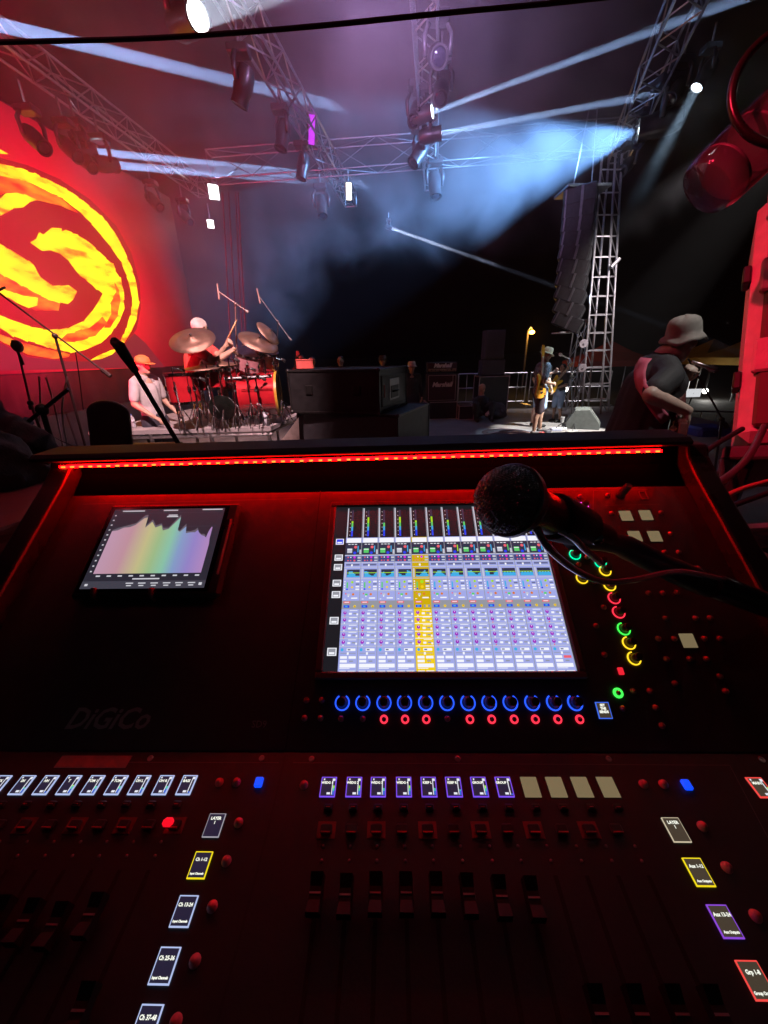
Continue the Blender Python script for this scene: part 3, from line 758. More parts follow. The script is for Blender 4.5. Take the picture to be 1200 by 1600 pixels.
for x, t_, me_ in zip((-3, 35, 72, 108, 145, 182, 218, 255, 292), ('KICK', 'SN', 'HH', 'T', 'TOM 1', 'F TOM', 'OH L', 'OH R', 'BASS'), (.1, .4, .1, .6, .5, .55, .4, .5, .05)):
    lcd(x, 1227, LW * .96, LH, 'w', t_, meter=me_, ts=LW * .22)
lcd(1188, 1231, LW, LH, 'r', 'MAIN', meter=.6, ts=LW * .22, warm=True)
def lay(x, y, k, t1, t2, w, h, warm=False, ts=None):
    lcd(x, y, w, h, k, t1, t2, warm=warm, fw=.05, ts=ts)
QW, QH = LW * 1.0, LH * 1.02
lcd(335, 1290, QW, QH, 'g', 'LAYER\n1', fw=.04, ts=QW * .22)
for x, y, k, t1 in ((313, 1352, 'y', 'Ch 1-12'), (288, 1424, 'w', 'Ch 13-24'), (258, 1509, 'w', 'Ch 25-36'), (228, 1604, 'w', 'Ch 37-48')):
    lcd(x, y, QW, QH, k, t1, 'Input Channels', fw=.055, ts=QW * .2, t2s=QW * .125)
lcd(1056, 1297, QW, QH, 'c', 'LAYER\n1', fw=.04, ts=QW * .22, warm=True)
for x, y, k, t1, t2 in ((1091, 1363, 'y', 'Aux 1-12', 'Aux Outputs'), (1132, 1440, 'p', 'Aux 13-24', 'Aux Outputs'), (1181, 1532, 'r', 'Grp 1-8', 'Group Outputs')):
    lcd(x, y, QW, QH, k, t1, t2, fw=.055, ts=QW * .2, t2s=QW * .14, warm=True)
lcd(943, 1110, QW * .95, QW * 1.08, 'b', '', P=PS, warm=True, fw=.06, lines=('SET', 'THE', 'SENDS'))
for x, y in ((343, 1223), (370, 1223), (475, 1227), (1005, 1226), (1036, 1226), (373, 1286), (354, 1346), (332, 1417), (305, 1502), (275, 1597), (1097, 1292), (1135, 1356), (1180, 1432)):
    inst('push_button', btn, con, pm(PF, x, y))
bk_ = tmpmesh(MB().box((0, 0, .002), (LW * .52, LH * .5, .004), .001), 'lit_key', emi('key_blue', (.005, .07, 1.), 1.1))
for x, y in ((405, 1224), (1072, 1228)): inst('lit_key', bk_, con, pm(PF, x, y))

# keys, faders and screws
keym = mat('key_black', (.02, .02, .02), .35, var=.1)
kw = LW * .62
small = tmpmesh(MB().box((0, 0, .0015), (kw * .85, LH * .3, .003), .0008), 'select_key', keym)
kbar = tmpmesh(MB().box((0, 0, .0012), (kw * .4, LH * .035, .0012)), 'key_highlight', mat('key_highlight', (.65, .3, .3), .25, var=0))  # red highlight on each key, put in as a coloured bar
wide = tmpmesh(MB().box((0, 0, .002), (kw * 1.1, LH * .42, .004), .0012), 'mute_key', keym)
wbar = tmpmesh(MB().box((0, 0, .0026), (kw * .9, LH * .05, .0022)), 'key_edge', mat('key_edge_red', (.7, .1, .1), .25, var=0))
plate = tmpmesh(MB().box((0, 0, .0003), (kw * 1.75, LH * .72, .0006)), 'key_plate', mat('key_plate_red', (.2, .04, .04), .5, var=.1))
slot = tmpmesh(MB().box((0, 0, .0002), (.0034, .105, .0004)), 'fader_slot', mat('fader_slot_black', (.003, .003, .003), .8, var=0))
capb = MB(); capb._add([(-.0058, -.0125, .006), (.0058, -.0125, .006), (.0058, .0125, .006), (-.0058, .0125, .006), (-.0052, -.012, .016), (.0052, -.012, .016), (.0046, -.004, .0125), (-.0046, -.004, .0125), (.0046, .004, .0125), (-.0046, .004, .0125), (.0052, .012, .016), (-.0052, .012, .016)],
     [(3, 2, 1, 0), (0, 1, 5, 4), (4, 5, 6, 7), (7, 6, 8, 9), (9, 8, 10, 11), (11, 10, 2, 3), (1, 2, 10, 8, 6, 5), (3, 0, 4, 7, 9, 11)])
cap_me = tmpmesh(capb, 'fader_cap', mat('fader_cap_grey', (.014, .014, .014), .6, var=.1, spec=.2))
capl = tmpmesh(MB().box((0, 0, .0128), (.009, .0012, .0006)), 'cap_line', mat('cap_line_grey', (.3, .3, .3), .5, var=0))
stem = tmpmesh(MB().box((0, 0, .003), (.002, .006, .0062)), 'fader_stem', steel)
ledd = tmpmesh(MB().lathe([(.0014, 0), (.0014, .0006), (.0008, .0012), (0, .0013)], n=8), 'status_led', mat('unlit_led', (.4, .35, .36), .2, var=0), smooth=True)
def strip_(xs, key_y, mute_y, fader, cap_y, led_y, skip=()):
    for i, x in enumerate(xs):
        o = inst('select_key', small, con, pm(PF, x, key_y)); inst('key_highlight', kbar, o, M.Translation((0, -LH * .02, .0022)))
        q = on(PF, x, mute_y)
        if i % 2 == 0: inst('key_plate', plate, con, pm(PF, x - 3, mute_y))
        o = inst('mute_key', wide, con, pm(PF, x - 3, mute_y, .0006)); inst('key_edge', wbar, o, M.Translation((0, -LH * .17, .0012)))
        u = on(PF, x, key_y).x
        def ml(v, h=0.): return CI @ PF @ M.Translation((u, v, h))
        v0 = on(PF, x, led_y).y
        inst('status_led', ledd, con, ml(v0)); inst('status_led', ledd, con, ml(v0 + .010))
        inst('fader_slot', slot, con, ml(v0 - .062))
        cv_ = on(PF, x, cap_y[i] if isinstance(cap_y, (list, tuple)) else cap_y).y
        o = inst('fader_cap', cap_me, con, ml(cv_)); inst('cap_line', capl, o, M.Identity(4)); inst('fader_stem', stem, o, M.Identity(4))
strip_((513, 552, 591, 631, 671, 712, 754, 795, 837, 880, 923, 965), 1263, 1297, 1, [1405, 1408, 1405, 1405, 1405, 1407, 1410, 1412, 1590, 1590, 1590, 1590], 1345)
strip_((-35, 3, 42, 82, 121, 160, 198, 237, 277), 1258, 1290, 1, [1420, 1440, 1420, 1450, 1445, 1450, 1456, 1440, 1590], 1338)
rk = tmpmesh(MB().box((0, 0, .0028), (kw * 1.05, LH * .40, .0056), .0022), 'lit_key', emi('key_mute_red', (1, .005, .02), .95))
inst('lit_key', rk, con, pm(PF, 264, 1287, .0046))
scr = tmpmesh(MB().lathe([(.0030, 0), (.0030, .0008), (.0022, .001), (.0012, .001), (.0012, .0003), (0, .0003)], n=12), 'screw', mat('screw_nickel', (.55, .5, .5), .3, 1., var=0), smooth=True, sharp=30)
for x, y in ((235, 1185), (409, 1185), (487, 1186), (715, 1186), (951, 1186), (1190, 1187)): inst('screw', scr, con, pm(PF, x, y))
tp = MB(); qa, qb = on(PF, 98, 1181), on(PF, 196, 1200)
tp.m = PF; tp.box(((qa.x + qb.x) / 2, (qa.y + qb.y) / 2, .0004), (qb.x - qa.x, qa.y - qb.y, .0006))
tp.build('grey_strip', mat('strip_grey', (.3, .28, .27), .8, var=.15, scale=120), con)  # flat pale grey strip just above the fader panel
lg = mat('logo_grey', (.3, .3, .31), .4, var=0)
text('DiGiCo', .030, lg, con, pm(PS, 168, 1124, .0006), 'maker_lettering', shear=.35, bold=.0006)
text('SD9', .010, lg, con, pm(PS, 405, 1132, .0006), 'model_lettering')
# ================================================================ near things
def cd(x, y, d):
    """point under a pixel at camera depth d"""
    return EYE + ray(x, y) * d
def chain(mb, pts, r, n=8): return mb.path(pts, r, n)
# ---- microphone over the desk
mic_c = cd(797, 782, .27); mic_e = cd(968, 846, .40)
md = (mic_e - mic_c).normalized()
mic = thing('microphone', 'black ball grille microphone hanging close in front of the console display', 'microphone', mic_c)
gm = mat('mic_grille', (.26, .26, .27), .32, .8, var=.1)
T = frame(mic_c, md)
bmg = bmesh.new(); bmesh.ops.create_icosphere(bmg, subdivisions=6, radius=1.0)
mb = MB(); vs = []
for v in bmg.verts:
    n_ = v.co.normalized(); q = n_ * 62
    wv = math.sin(q.x) * math.sin(q.y) + math.sin(q.y + 1) * math.sin(q.z) + math.sin(q.x + 2) * math.sin(q.z + 1)
    vs.append(T @ (n_ * (.0250 + .00042 * wv)))
mb._add(vs, [tuple(w.index for w in f.verts) for f in bmg.faces]).build('grille', gm, mic); bmg.free()
MB().lathe([(.0256, -.004), (.0268, -.003), (.0268, .002), (.0256, .003)], mic_c, md, 40).build('band', mat('mic_band', (.2, .2, .21), .4, .9, var=.1), mic, smooth=True, sharp=30)
MB().lathe([(.0225, .010), (.0185, .026), (.0172, .030), (.0162, .060), (.0115, .17), (.009, .172)], mic_c, md, 24).build('handle', mat('mic_body', (.03, .03, .032), .35, .3, var=.15), mic, smooth=True, sharp=40)
stand = thing('microphone_stand', 'black boom stand reaching in from the right edge with the near microphone', 'microphone stand', cd(1500, 1100, .5) * 1)
ca, cb = mic_c + md * .062, mic_c + md * .12
up_ = _u
MB().lathe([(.0195, 0), (.020, .004), (.0185, .055), (.017, .058)], ca, md, 24).build('clip', rubber, stand, smooth=True, sharp=40)
MB().path(bez([ca + md * .04 - up_ * .012, cd(965, 850, .40), cd(1040, 886, .42), cd(1110, 916, .43)], 5), [.011] * 6 + [.013] * 5 + [.014] * 5, 12).build('swivel', black, stand, smooth=True)
MB().path([cd(1085, 903, .43), cd(1210, 950, .45), cd(1700, 1120, .55)], .015, 14).build('boom_arm', blackm, stand, smooth=True)
MB().lathe([(.004, 0), (.0055, .001), (.0055, .006), (.003, .0075), (0, .0078)], cd(928, 842, .335), -_f, 12).build('clip_bolt', chrome, stand, smooth=True, sharp=40)
bp_ = cd(1700, 1120, .55)
MB().tube(bp_ + V((0, 0, .06)), V((bp_.x, bp_.y, .05)), .013).build('upright', blackm, stand)
MB().lathe([(.15, 0), (.15, .02), (.04, .035), (.02, .06)], (bp_.x, bp_.y, .001), n=24).build('base', black, stand, smooth=True, sharp=40)
cab = thing('microphone_cable', 'thin dark cable looping under the near microphone clip', 'cable', mic_c + md * .03)
MB().path(bez([cd(838, 826, .275), cd(858, 857, .28), cd(895, 888, .30), cd(940, 908, .32), cd(990, 906, .345), cd(1060, 893, .39), cd(1130, 905, .42)], 7), .0030, 8).build('lead', mat('cable_glare_white', (.75, .75, .78), .18, .4, var=.1, coat=.8), cab, smooth=True)  # near-white colour stands in for the highlight on a dark cable
MB().path(bez([cd(866, 826, .30), cd(895, 840, .30), cd(915, 860, .31), cd(940, 880, .33)], 6), .0028, 8).build('lead', MATS['cable_glare_white'], cab, smooth=True)

# ---- tablet leaning on the console panel
def rect_on(P, pts, h):
    q = [on(P, *p, h) for p in pts]; c = sum(q, V()) / 4
    xv = ((q[1] - q[0]) + (q[2] - q[3])) / 2; yv = ((q[0] - q[3]) + (q[1] - q[2])) / 2
    return c, xv.length, yv.length, math.atan2(xv.y, xv.x)
c_, tw, thh, ra = rect_on(PS, [(178, 796), (352, 793), (318, 918), (125, 920)], .016)
TAB = PS @ M.Translation((c_.x, c_.y, 0)) @ M.Rotation(ra, 4, 'Z')
tab = thing('tablet', 'tablet in a black case showing a rainbow spectrum graph', 'tablet', m=TAB @ M.Translation((0, -thh / 2, .0015)))
TI = W(tab).inverted() @ TAB
mb = MB(); mb.m = TAB
mb.box((.004, 0, .0075), (tw + .034, thh + .022, .012), .0045)
mb.build('case', mat('tablet_case', (.018, .018, .02), .3, var=.1, coat=.2), tab)
mb = MB(); mb.m = TAB; mb.box((0, 0, .0142), (tw + .012, thh + .008, .0014), .0005)
mb.build('glass', mat('tablet_glass', (.006, .006, .008), .12, var=0, coat=.3), tab)
mb = MB(); mb.m = TAB; mb.box((tw / 2 + .013, 0, .0142), (.003, thh * .7, .003), .001); mb.build('edge_rail', mat('tablet_lit_edge', (.35, .33, .33), .25, var=0), tab)  # paler colour stands for light catching the right rim
def tq(x0, y0, x1, y1, h): return [(tw * (x - .5), thh * (y - .5), h) for x, y in ((x0, y0), (x1, y0), (x1, y1), (x0, y1))]
scrn = MB()._add(tq(0, 0, 1, 1, .0152), [(0, 1, 2, 3)]).build('screen', emi('tablet_dark', (.022, .022, .034), 1.), tab, False); scrn.matrix_basis = TI
rm = bpy.data.materials.new('tablet_rainbow'); rm.use_nodes = True; nt = rm.node_tree; N, L = nt.nodes, nt.links
b = N['Principled BSDF']; b.inputs['Base Color'].default_value = (0, 0, 0, 1); tc = N.new('ShaderNodeTexCoord'); sx = N.new('ShaderNodeSeparateXYZ'); cr = N.new('ShaderNodeValToRGB')
L.new(tc.outputs['Generated'], sx.inputs[0]); L.new(sx.outputs[0], cr.inputs[0]); L.new(cr.outputs[0], b.inputs['Emission Color']); b.inputs['Emission Strength'].default_value = 1.
cols = [(0, (.50, .30, .42)), (.2, (.50, .27, .33)), (.38, (.52, .48, .24)), (.5, (.32, .48, .24)), (.62, (.24, .52, .38)), (.72, (.22, .32, .55)), (.85, (.28, .22, .55)), (1, (.42, .24, .50))]
cr.color_ramp.elements[0].position = 0; cr.color_ramp.elements[0].color = (*cols[0][1], 1); cr.color_ramp.elements[1].position = 1; cr.color_ramp.elements[1].color = (*cols[-1][1], 1)
for p_, c in cols[1:-1]: e_ = cr.color_ramp.elements.new(p_); e_.color = (*c, 1)
rm.cycles.emission_sampling = 'NONE'
prof_ = [(.07, .70), (.12, .71), (.17, .745), (.22, .75), (.27, .78), (.33, .87), (.36, .88), (.372, .74), (.42, .82), (.47, .74), (.52, .77), (.55, .70), (.60, .72), (.68, .88), (.69, .70), (.715, .68), (.76, .75), (.775, .66), (.82, .67), (.86, .67), (.88, .70), (.9, .66), (.93, .63), (.955, .62), (.975, .60)]
def grow(k, j): return [(.07 + (x - .07) * .99, .17 + (y - .17) * k + j * math.sin(x * 60)) for x, y in prof_]
def spec(pts, h, m, nm):
    pts = list(pts) + [(.985, .68), (1.0, .74), (1.01, .735), (1.012, .58), (1.02, .52)] if nm == 'spectrum' else pts
    pts = [(.06 + (x - .07) * .93, y) for x, y in pts]
    P_ = [(tw * (x - .5), thh * (y - .5), h) for x, y in [(.06, .17)] + pts + [(pts[-1][0], .17)]]
    o = MB()._add(P_, [tuple(range(len(P_)))]).build(nm, m, scrn, False); return o
spec(grow(1.05, .01), .0154, emi('tablet_grey', (.12, .11, .14), 1.), 'peak_trace'); spec(prof_, .0156, rm, 'spectrum')
tm = MB(); tl = emi('tablet_text', (.6, .6, .66), 1.)
for i in range(12): tm._add(tq(.025, .19 + i * .065, .04, .205 + i * .065, .0156), [(0, 1, 2, 3)])
for i in range(10): tm._add(tq(.09 + i * .09, .135, .125 + i * .09, .15, .0156), [(0, 1, 2, 3)])
for x0, x1, y in ((.08, .28, .965), (.45, .58, .968), (.8, .98, .972), (.4, .62, .1), (.51, .59, .90), (.5, .6, .88)): tm._add(tq(x0, y, x1, y + .014, .0157), [(0, 1, 2, 3)])
for i in range(6): tm._add(tq(.36 + i * .1, .052, .42 + i * .1, .064, .0157), [(0, 1, 2, 3)]); tm._add(tq(.37 + i * .1, .025, .41 + i * .1, .037, .0157), [(0, 1, 2, 3)])
tm._add(tq(.03, .03, .055, .055, .0157), [(0, 1, 2, 3)]); tm._add(tq(.95, .03, .975, .06, .0157), [(0, 1, 2, 3)])
tm.build('screen_print', tl, scrn, False)
tm = MB(); tm._add(tq(0, .0, 1, .085, .0153), [(0, 1, 2, 3)])
for y in (.94, .75): tm._add(tq(.07, y, .96, y + .004, .0153), [(0, 1, 2, 3)])
tm.build('tool_bar', emi('tablet_bar', (.05, .05, .07), 1.), scrn, False)
for x in (158, 246):
    q = on(PS, x, 930); hk = MB(); hk.m = PS; hk.path(bez([(q.x, q.y - .006, .001), (q.x, q.y - .004, .012), (q.x, q.y + .004, .017)], 4), .0035, 8)
    hk.build('support_hook', mat('hook_red', (.25, .06, .06), .4), con, smooth=True)

# ---- things at the right edge
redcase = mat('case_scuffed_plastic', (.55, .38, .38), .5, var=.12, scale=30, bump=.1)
def orient(pts_z_axis): return pts_z_axis
rc0, rc1 = cd(1150, 690, 1.15), cd(1187, 305, 1.15)
rcase = thing('rack_case', 'tall red lit moulded equipment case cut off by the right edge', 'equipment case', rc0)
Lz = (rc1 - rc0).z; zx = R(-38)
axz = (rc1 - rc0).normalized(); axx = (_r - axz * _r.dot(axz)).normalized(); axy = axz.cross(axx)
tx = M((axx, axy, axz)).transposed() @ M.Rotation(R(-40), 3, 'Z'); Lz = (rc1 - rc0).length
def rb(nm, x0, y0, z0, x1, y1, z1, m, b=.012):
    c = V(((x0 + x1) / 2, (y0 + y1) / 2, (z0 + z1) / 2)); mb = MB(); mb.box(rc0 + tx @ c, (abs(x1 - x0), abs(y1 - y0), abs(z1 - z0)), b, mx=tx); return mb.build(nm, m, rcase)
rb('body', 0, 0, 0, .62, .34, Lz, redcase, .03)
rb('front_frame', .03, -.02, .04, .60, -.001, Lz - .03, mat('case_shaded_front', (.10, .03, .03), .5, var=.15), .008)  # shade on the front face put into this darker colour
for z in (.2, .44, .66):
    rb('corner_ridge', .018, -.03, z, .09, -.0012, z + .10, redcase, .006)
for z in (.17, .50): rb('latch', -.02, .02, z, -.001, .075, z + .055, black, .004)
for z in (.10, .36, .58): rb('rack_ear', .12, -.032, z, .55, -.021, z + .16, mat('rack_panel', (.05, .03, .03), .4, var=.2), .003)
for k in range(4): rb('foot', .05 + .5 * (k % 2), .05 + .38 * (k // 2), -.03, .1 + .5 * (k % 2), .1 + .38 * (k // 2), -.001, rubber, .006)
# desk under it
dk0 = rc0 + V((-.06, -.03, -.035))
desk = thing('side_desk', 'dark side desk under the red case crossed by cables', 'desk', (dk0.x + .5, dk0.y + .3, 0))
def db(nm, x0, y0, z0, x1, y1, z1, m, b=.006):
    c = V(((x0 + x1) / 2, (y0 + y1) / 2, (z0 + z1) / 2)); return MB().box(rc0 + tx @ c, (abs(x1 - x0), abs(y1 - y0), abs(z1 - z0)), b, mx=tx).build(nm, m, desk)
db('top', -.03, -.10, -.07, .75, .58, -.032, mat('desk_cloth', (.07, .05, .06), .8, var=.3, bump=.3))
for a, b_ in ((.02, -.05), (.7, -.05), (.02, .52), (.7, .52)):
    lp_ = rc0 + tx @ V((a, b_, -.06)); MB().tube(lp_, V((lp_.x, lp_.y, 0)), .022).build('leg', blackm, desk)
# clear cylinder and hoop
clr = bpy.data.materials.new('clear_plastic'); clr.use_nodes = True; nt = clr.node_tree; N, L = nt.nodes, nt.links; N.clear()
o_ = N.new('ShaderNodeOutputMaterial'); tr = N.new('ShaderNodeBsdfTransparent'); gl = N.new('ShaderNodeBsdfGlossy'); df = N.new('ShaderNodeBsdfDiffuse'); lw = N.new('ShaderNodeLayerWeight'); mx_ = N.new('ShaderNodeMixShader'); m2_ = N.new('ShaderNodeMixShader')
tr.inputs[0].default_value = (.86, .84, .88, 1); gl.inputs['Roughness'].default_value = .06; gl.inputs[0].default_value = (.75, .72, .85, 1); df.inputs[0].default_value = (.4, .4, .5, 1); lw.inputs[0].default_value = .35
m2_.inputs[0].default_value = .03; L.new(tr.outputs[0], m2_.inputs[1]); L.new(df.outputs[0], m2_.inputs[2])
L.new(lw.outputs['Facing'], mx_.inputs[0]); L.new(m2_.outputs[0], mx_.inputs[1]); L.new(gl.outputs[0], mx_.inputs[2]); L.new(mx_.outputs[0], o_.inputs[0])
ca_, cb_ = cd(1098, 300, .95), cd(1290, 118, .86)
cyl = thing('clear_container', 'clear plastic cylinder with red glints at the right edge', 'container', cb_)
r_ = 46 / ppm(ca_); LL = (cb_ - ca_).length
MB().lathe([(0, 0), (r_ * .6, .002), (r_ * .9, .008), (r_, .025), (r_, LL), (r_ * .95, LL), (r_ * .95, .028), (r_ * .85, .014), (0, .008)], ca_, cb_ - ca_, 32).build('shell', clr, cyl, smooth=True, sharp=50)
for k in range(3): MB().lathe([(r_ * .93, .05 + k * .08), (r_ * .945, .05 + k * .08), (r_ * .945, .056 + k * .08), (r_ * .93, .056 + k * .08)], ca_, cb_ - ca_, 32).build('rib', mat('clear_rib', (.6, .5, .5), .2, var=0), cyl, smooth=True)
MB().lathe([(.0, LL + .001), (r_ * 1.02, LL + .001), (r_ * 1.02, LL + .03), (0, LL + .03)], ca_, cb_ - ca_, 24).build('end_cap', black, cyl, smooth=True, sharp=40)
MB().path([cb_, cb_ + V((.5, .1, .1)), V((cb_.x + .6, cb_.y + .1, .0))], .012, 8).build('support', blackm, cyl)
hc = cd(1243, 130, .8); hr = 84 / ppm(hc)
hoop = thing('round_hoop', 'black round hoop cut off at the upper right edge', 'hoop', hc)
hx_, hy_, hz_ = basis(-_f + _r * -.25, (0, 0, 1))
MB().path([hc + (hx_ * math.cos(6.2832 * i / 48) * 1.12 + hy_ * math.sin(6.2832 * i / 48)) * hr for i in range(48)], .0085, 10, closed=True).build('rim', mat('hoop_black', (.012, .01, .01), .3, var=.1), hoop, smooth=True)
MB().path(bez([hc + _r * hr, hc + _r * (hr + .15) - _u * .05, V((hc.x + .5, hc.y + .1, .6)), V((hc.x + .5, hc.y + .1, .0))], 6), .006, 8).build('gooseneck', blackm, hoop, smooth=True)
# open flight case by the console
fa = cd(1099, 824, .66); fdx = (cd(1200, 893, .56) - fa); fdx.z = 0; fdx.normalize(); fdy = V((-fdx.y, fdx.x, 0))
fcase = thing('open_flight_case', 'open flight case with ribbed aluminium edge beside the console', 'flight case', fa + fdx * .25 + fdy * .2 - V((0, 0, 1.0)))
tf = M(((fdx.x, fdy.x, 0), (fdx.y, fdy.y, 0), (0, 0, 1)))
def fb(nm, x0, y0, z0, x1, y1, z1, m, b=.003):
    c = V(((x0 + x1) / 2, (y0 + y1) / 2, (z0 + z1) / 2)); return MB().box(fa + tf @ c, (abs(x1 - x0), abs(y1 - y0), abs(z1 - z0)), b, mx=tf).build(nm, m, fcase)
rib = mat('ribbed_aluminium', (.6, .58, .6), .35, .8, var=.1)
ply = mat('case_plywood_black', (.03, .028, .03), .5, var=.2, bump=.1)
fb('front_wall', .0, 0, -.40, .7, .012, -.045, ply); fb('left_wall', 0, .013, -.40, .012, .5, -.045, ply); fb('back_wall', .0, .5, -.40, .7, .512, -.045, ply); fb('right_wall', .69, .013, -.40, .702, .499, -.045, ply); fb('floor', .013, .013, -.41, .689, .499, -.401, ply)
for k in range(5): fb('edge_rib', .055, -.003, -.04 + k * .0085, .70, .015, -.034 + k * .0085, rib, .0008)
for k in range(5): fb('edge_rib', -.003, .055, -.04 + k * .0085, .015, .5, -.034 + k * .0085, rib, .0008)
fb('corner_plate', -.004, -.005, -.055, .054, .016, .003, rib, .002); fb('corner_plate', -.005, .017, -.055, .016, .054, .003, rib, .002)
for x, z in ((.012, -.015), (.04, -.02), (.02, -.042)): MB().ell(fa + tf @ V((x, -.006, z)), (.004, .004, .004)).build('rivet', alu, fcase, smooth=True)
fb('lining', .10, .1, -.07, .45, .42, -.03, mat('case_lining_foam', (.16, .13, .17), .9, var=.2, bump=.4), .01)
for k in range(4): MB().tube(fa + tf @ V((.06 + .55 * (k % 2), .08 + .35 * (k // 2), -.41)), fa + tf @ V((.06 + .55 * (k % 2), .08 + .35 * (k // 2), -fa.z)), .02).build('leg', blackm, fcase)
lid = thing('closed_flight_case', 'small red lit case lid standing behind the open flight case', 'flight case', fa + tf @ V((.42, .7, -fa.z)))
MB().box(fa + tf @ V((.42, .7, .02)), (.5, .3, .16), .012, mx=tf).build('body', mat('case_red_laminate', (.3, .05, .06), .4, var=.2), lid)
MB().box(fa + tf @ V((.42, .545, .085)), (.5, .012, .02), .003, mx=tf).build('edge_profile', rib, lid)
MB().box(fa + tf @ V((.42, .7, -.06 - (fa.z - .06) / 2)), (.46, .28, fa.z - .06), .01, mx=tf).build('stand', black, lid)
# loose cables at the right of the console
def cable(label, pts, r=.006, m=None, loose=True):
    t = thing('cable', label, 'cable', pts[0], group='loose cables right of the console')
    MB().path(bez(pts, 7), r, 8).build('lead', m or rubber, t, smooth=True); return t
cable('black cable rising from the console corner to the red case', [cd(1060, 762, .8), cd(1085, 725, .95), cd(1110, 700, 1.05), cd(1160, 670, 1.1)], .007)
cable('shiny black cable sweeping up right in front of the desk', [cd(1069, 783, .7), cd(1110, 762, .75), cd(1150, 735, .8), cd(1175, 705, .9), cd(1195, 665, 1.0)], .008, mat('cable_shiny', (.06, .055, .06), .3, var=0))
cable('orange lit cable lying above the open flight case', [cd(1089, 806, .68), cd(1105, 793, .70), cd(1135, 775, .72), cd(1165, 762, .76), cd(1200, 752, .8)], .005, mat('cable_orange_lit', (.5, .16, .1), .35, var=0))  # orange light on the cable put into its colour
cable('dim black cable behind the orange lit one', [cd(1118, 800, .75), cd(1150, 788, .78), cd(1200, 770, .85)], .006)
cable('short black cable hanging from the desk edge', [cd(1127, 720, 1.05), cd(1128, 740, 1.0), cd(1122, 762, .95)], .006)
# ---- things at the left edge
lr = cd(12, 812, 1.0); lrx = .13
red_box = thing('red_case', 'bright red case low at the left edge beside the console', 'case', (lr.x, lr.y, 0))
MB().box((lr.x - .04, lr.y + .1, lr.z - .25), (.34, .4, .5), .015, rz=R(-14)).build('body', mat('red_case_plastic', (.6, .1, .1), .45, var=.1), red_box)
MB().box((lr.x - .04, lr.y + .1, lr.z + .012), (.36, .42, .022), .006, rz=R(-14)).build('lid', MATS['red_case_plastic'], red_box)
MB().box((lr.x - .04, lr.y + .1, (lr.z - .51) / 2), (.30, .36, lr.z - .51), .01, rz=R(-14)).build('stand', black, red_box)
def lump(name, label, cat, parts, m, vox=.012, sm_=6, thick=None):
    mb = MB()
    for q in parts: mb.ell(*q)
    o = mb.build(name, m, None); fuse(o, vox, sm_); tag(o, label, cat)
    ns = [v.normal.copy() for v in o.data.vertices]
    for v, n_ in zip(o.data.vertices, ns):
        q = v.co * 5.5; w_ = 1 - abs(noise.noise(q)) * 2.2; w2 = 1 - abs(noise.noise(q * 2.3 + V((7, 3, 1)))) * 2.0
        v.co += n_ * (.030 * w_ + .014 * w2 - .03)
    return o
def fuse(o, vox=.012, sm_=4):
    rmz = o.modifiers.new('Remesh', 'REMESH'); rmz.mode = 'VOXEL'; rmz.voxel_size = vox; rmz.use_smooth_shade = True
    if sm_: s_ = o.modifiers.new('Smooth', 'SMOOTH'); s_.factor = .5; s_.iterations = sm_
    dg = bpy.context.evaluated_depsgraph_get(); dg.update()
    me = bpy.data.meshes.new_from_object(o.evaluated_get(dg)); old = o.data; o.modifiers.clear(); o.data = me
    me.polygons.foreach_set('use_smooth', [True] * len(me.polygons))
cloth = mat('dark_grey_cloth', (.06, .05, .055), .85, var=.35, scale=25, bump=.4)
g0 = cd(5, 775, 1.15)
lump('grey_bag', 'dark grey cloth bag slumped at the left edge', 'bag', [(g0 + V((-.1, .1, 0)), (.16, .15, .17)), (g0 + V((-.06, .1, -.2)), (.2, .18, .22)), (g0 + V((-.14, .12, .1)), (.1, .1, .1))], cloth)
g1 = cd(55, 770, 1.35)
lump('black_bag', 'black soft bag lying behind the left console corner', 'bag', [(g1 + V((0, .12, -.05)), (.16, .14, .1)), (g1 + V((.1, .15, -.04)), (.14, .12, .1)), (g1 + V((-.05, .12, -.15)), (.2, .16, .14)), (g1 + V((0.05, .14, -.25)), (.22, .16, .16))], mat('black_nylon', (.02, .018, .02), .6, var=.3, bump=.3))
bt = thing('bag_table', 'low dark stand carrying the bags left of the console', 'stand', (g1.x - .1, g1.y + .15, 0))
MB().box((g1.x - .15, g1.y + .1, g1.z - .42), (.75, .6, .03), .006).build('top', black, bt)
for a, b_ in ((-.45, -.12), (.15, -.12), (-.45, .32), (.15, .32)): MB().tube((g1.x + a, g1.y + b_, 0), (g1.x + a, g1.y + b_, g1.z - .436), .02).build('leg', blackm, bt)
g2 = at(20, 690, 1.9)
lump('draped_jacket', 'dark jacket draped over gear at the far left', 'jacket', [(g2 + V((-.1, 0, .0)), (.22, .12, .16)), (g2 + V((.06, 0, -.02)), (.14, .1, .12)), (g2 + V((-.2, 0, .12)), (.2, .12, .18)), (g2 + V((-.1, 0, -.22)), (.3, .14, .2))], cloth)
jr = thing('clothes_rack', 'black stand that the dark jacket hangs from', 'stand', (g2.x - .1, g2.y, 0))
MB().tube((g2.x - .1, g2.y, .02), (g2.x - .1, g2.y, g2.z - .2), .02).build('upright', blackm, jr)
MB().lathe([(.2, 0), (.2, .015), (.03, .03)], (g2.x - .1, g2.y, .001), n=20).build('base', black, jr, smooth=True, sharp=40)
# cable strung across the top
cabt = thing('overhead_cable', 'black cable strung across the top of the picture', 'cable', at(-60, 66, 2.2))
MB().path(bez([at(-250, 72, 2.2), at(0, 66, 2.2), at(250, 59, 2.2), at(480, 42, 2.2), at(700, 20, 2.2), at(900, 1, 2.2), at(1150, -30, 2.2), at(1500, -80, 2.2)], 8), .0085, 8).build('lead', mat('cable_black_dull', (.004, .004, .004), .9, var=0), cabt, smooth=True)
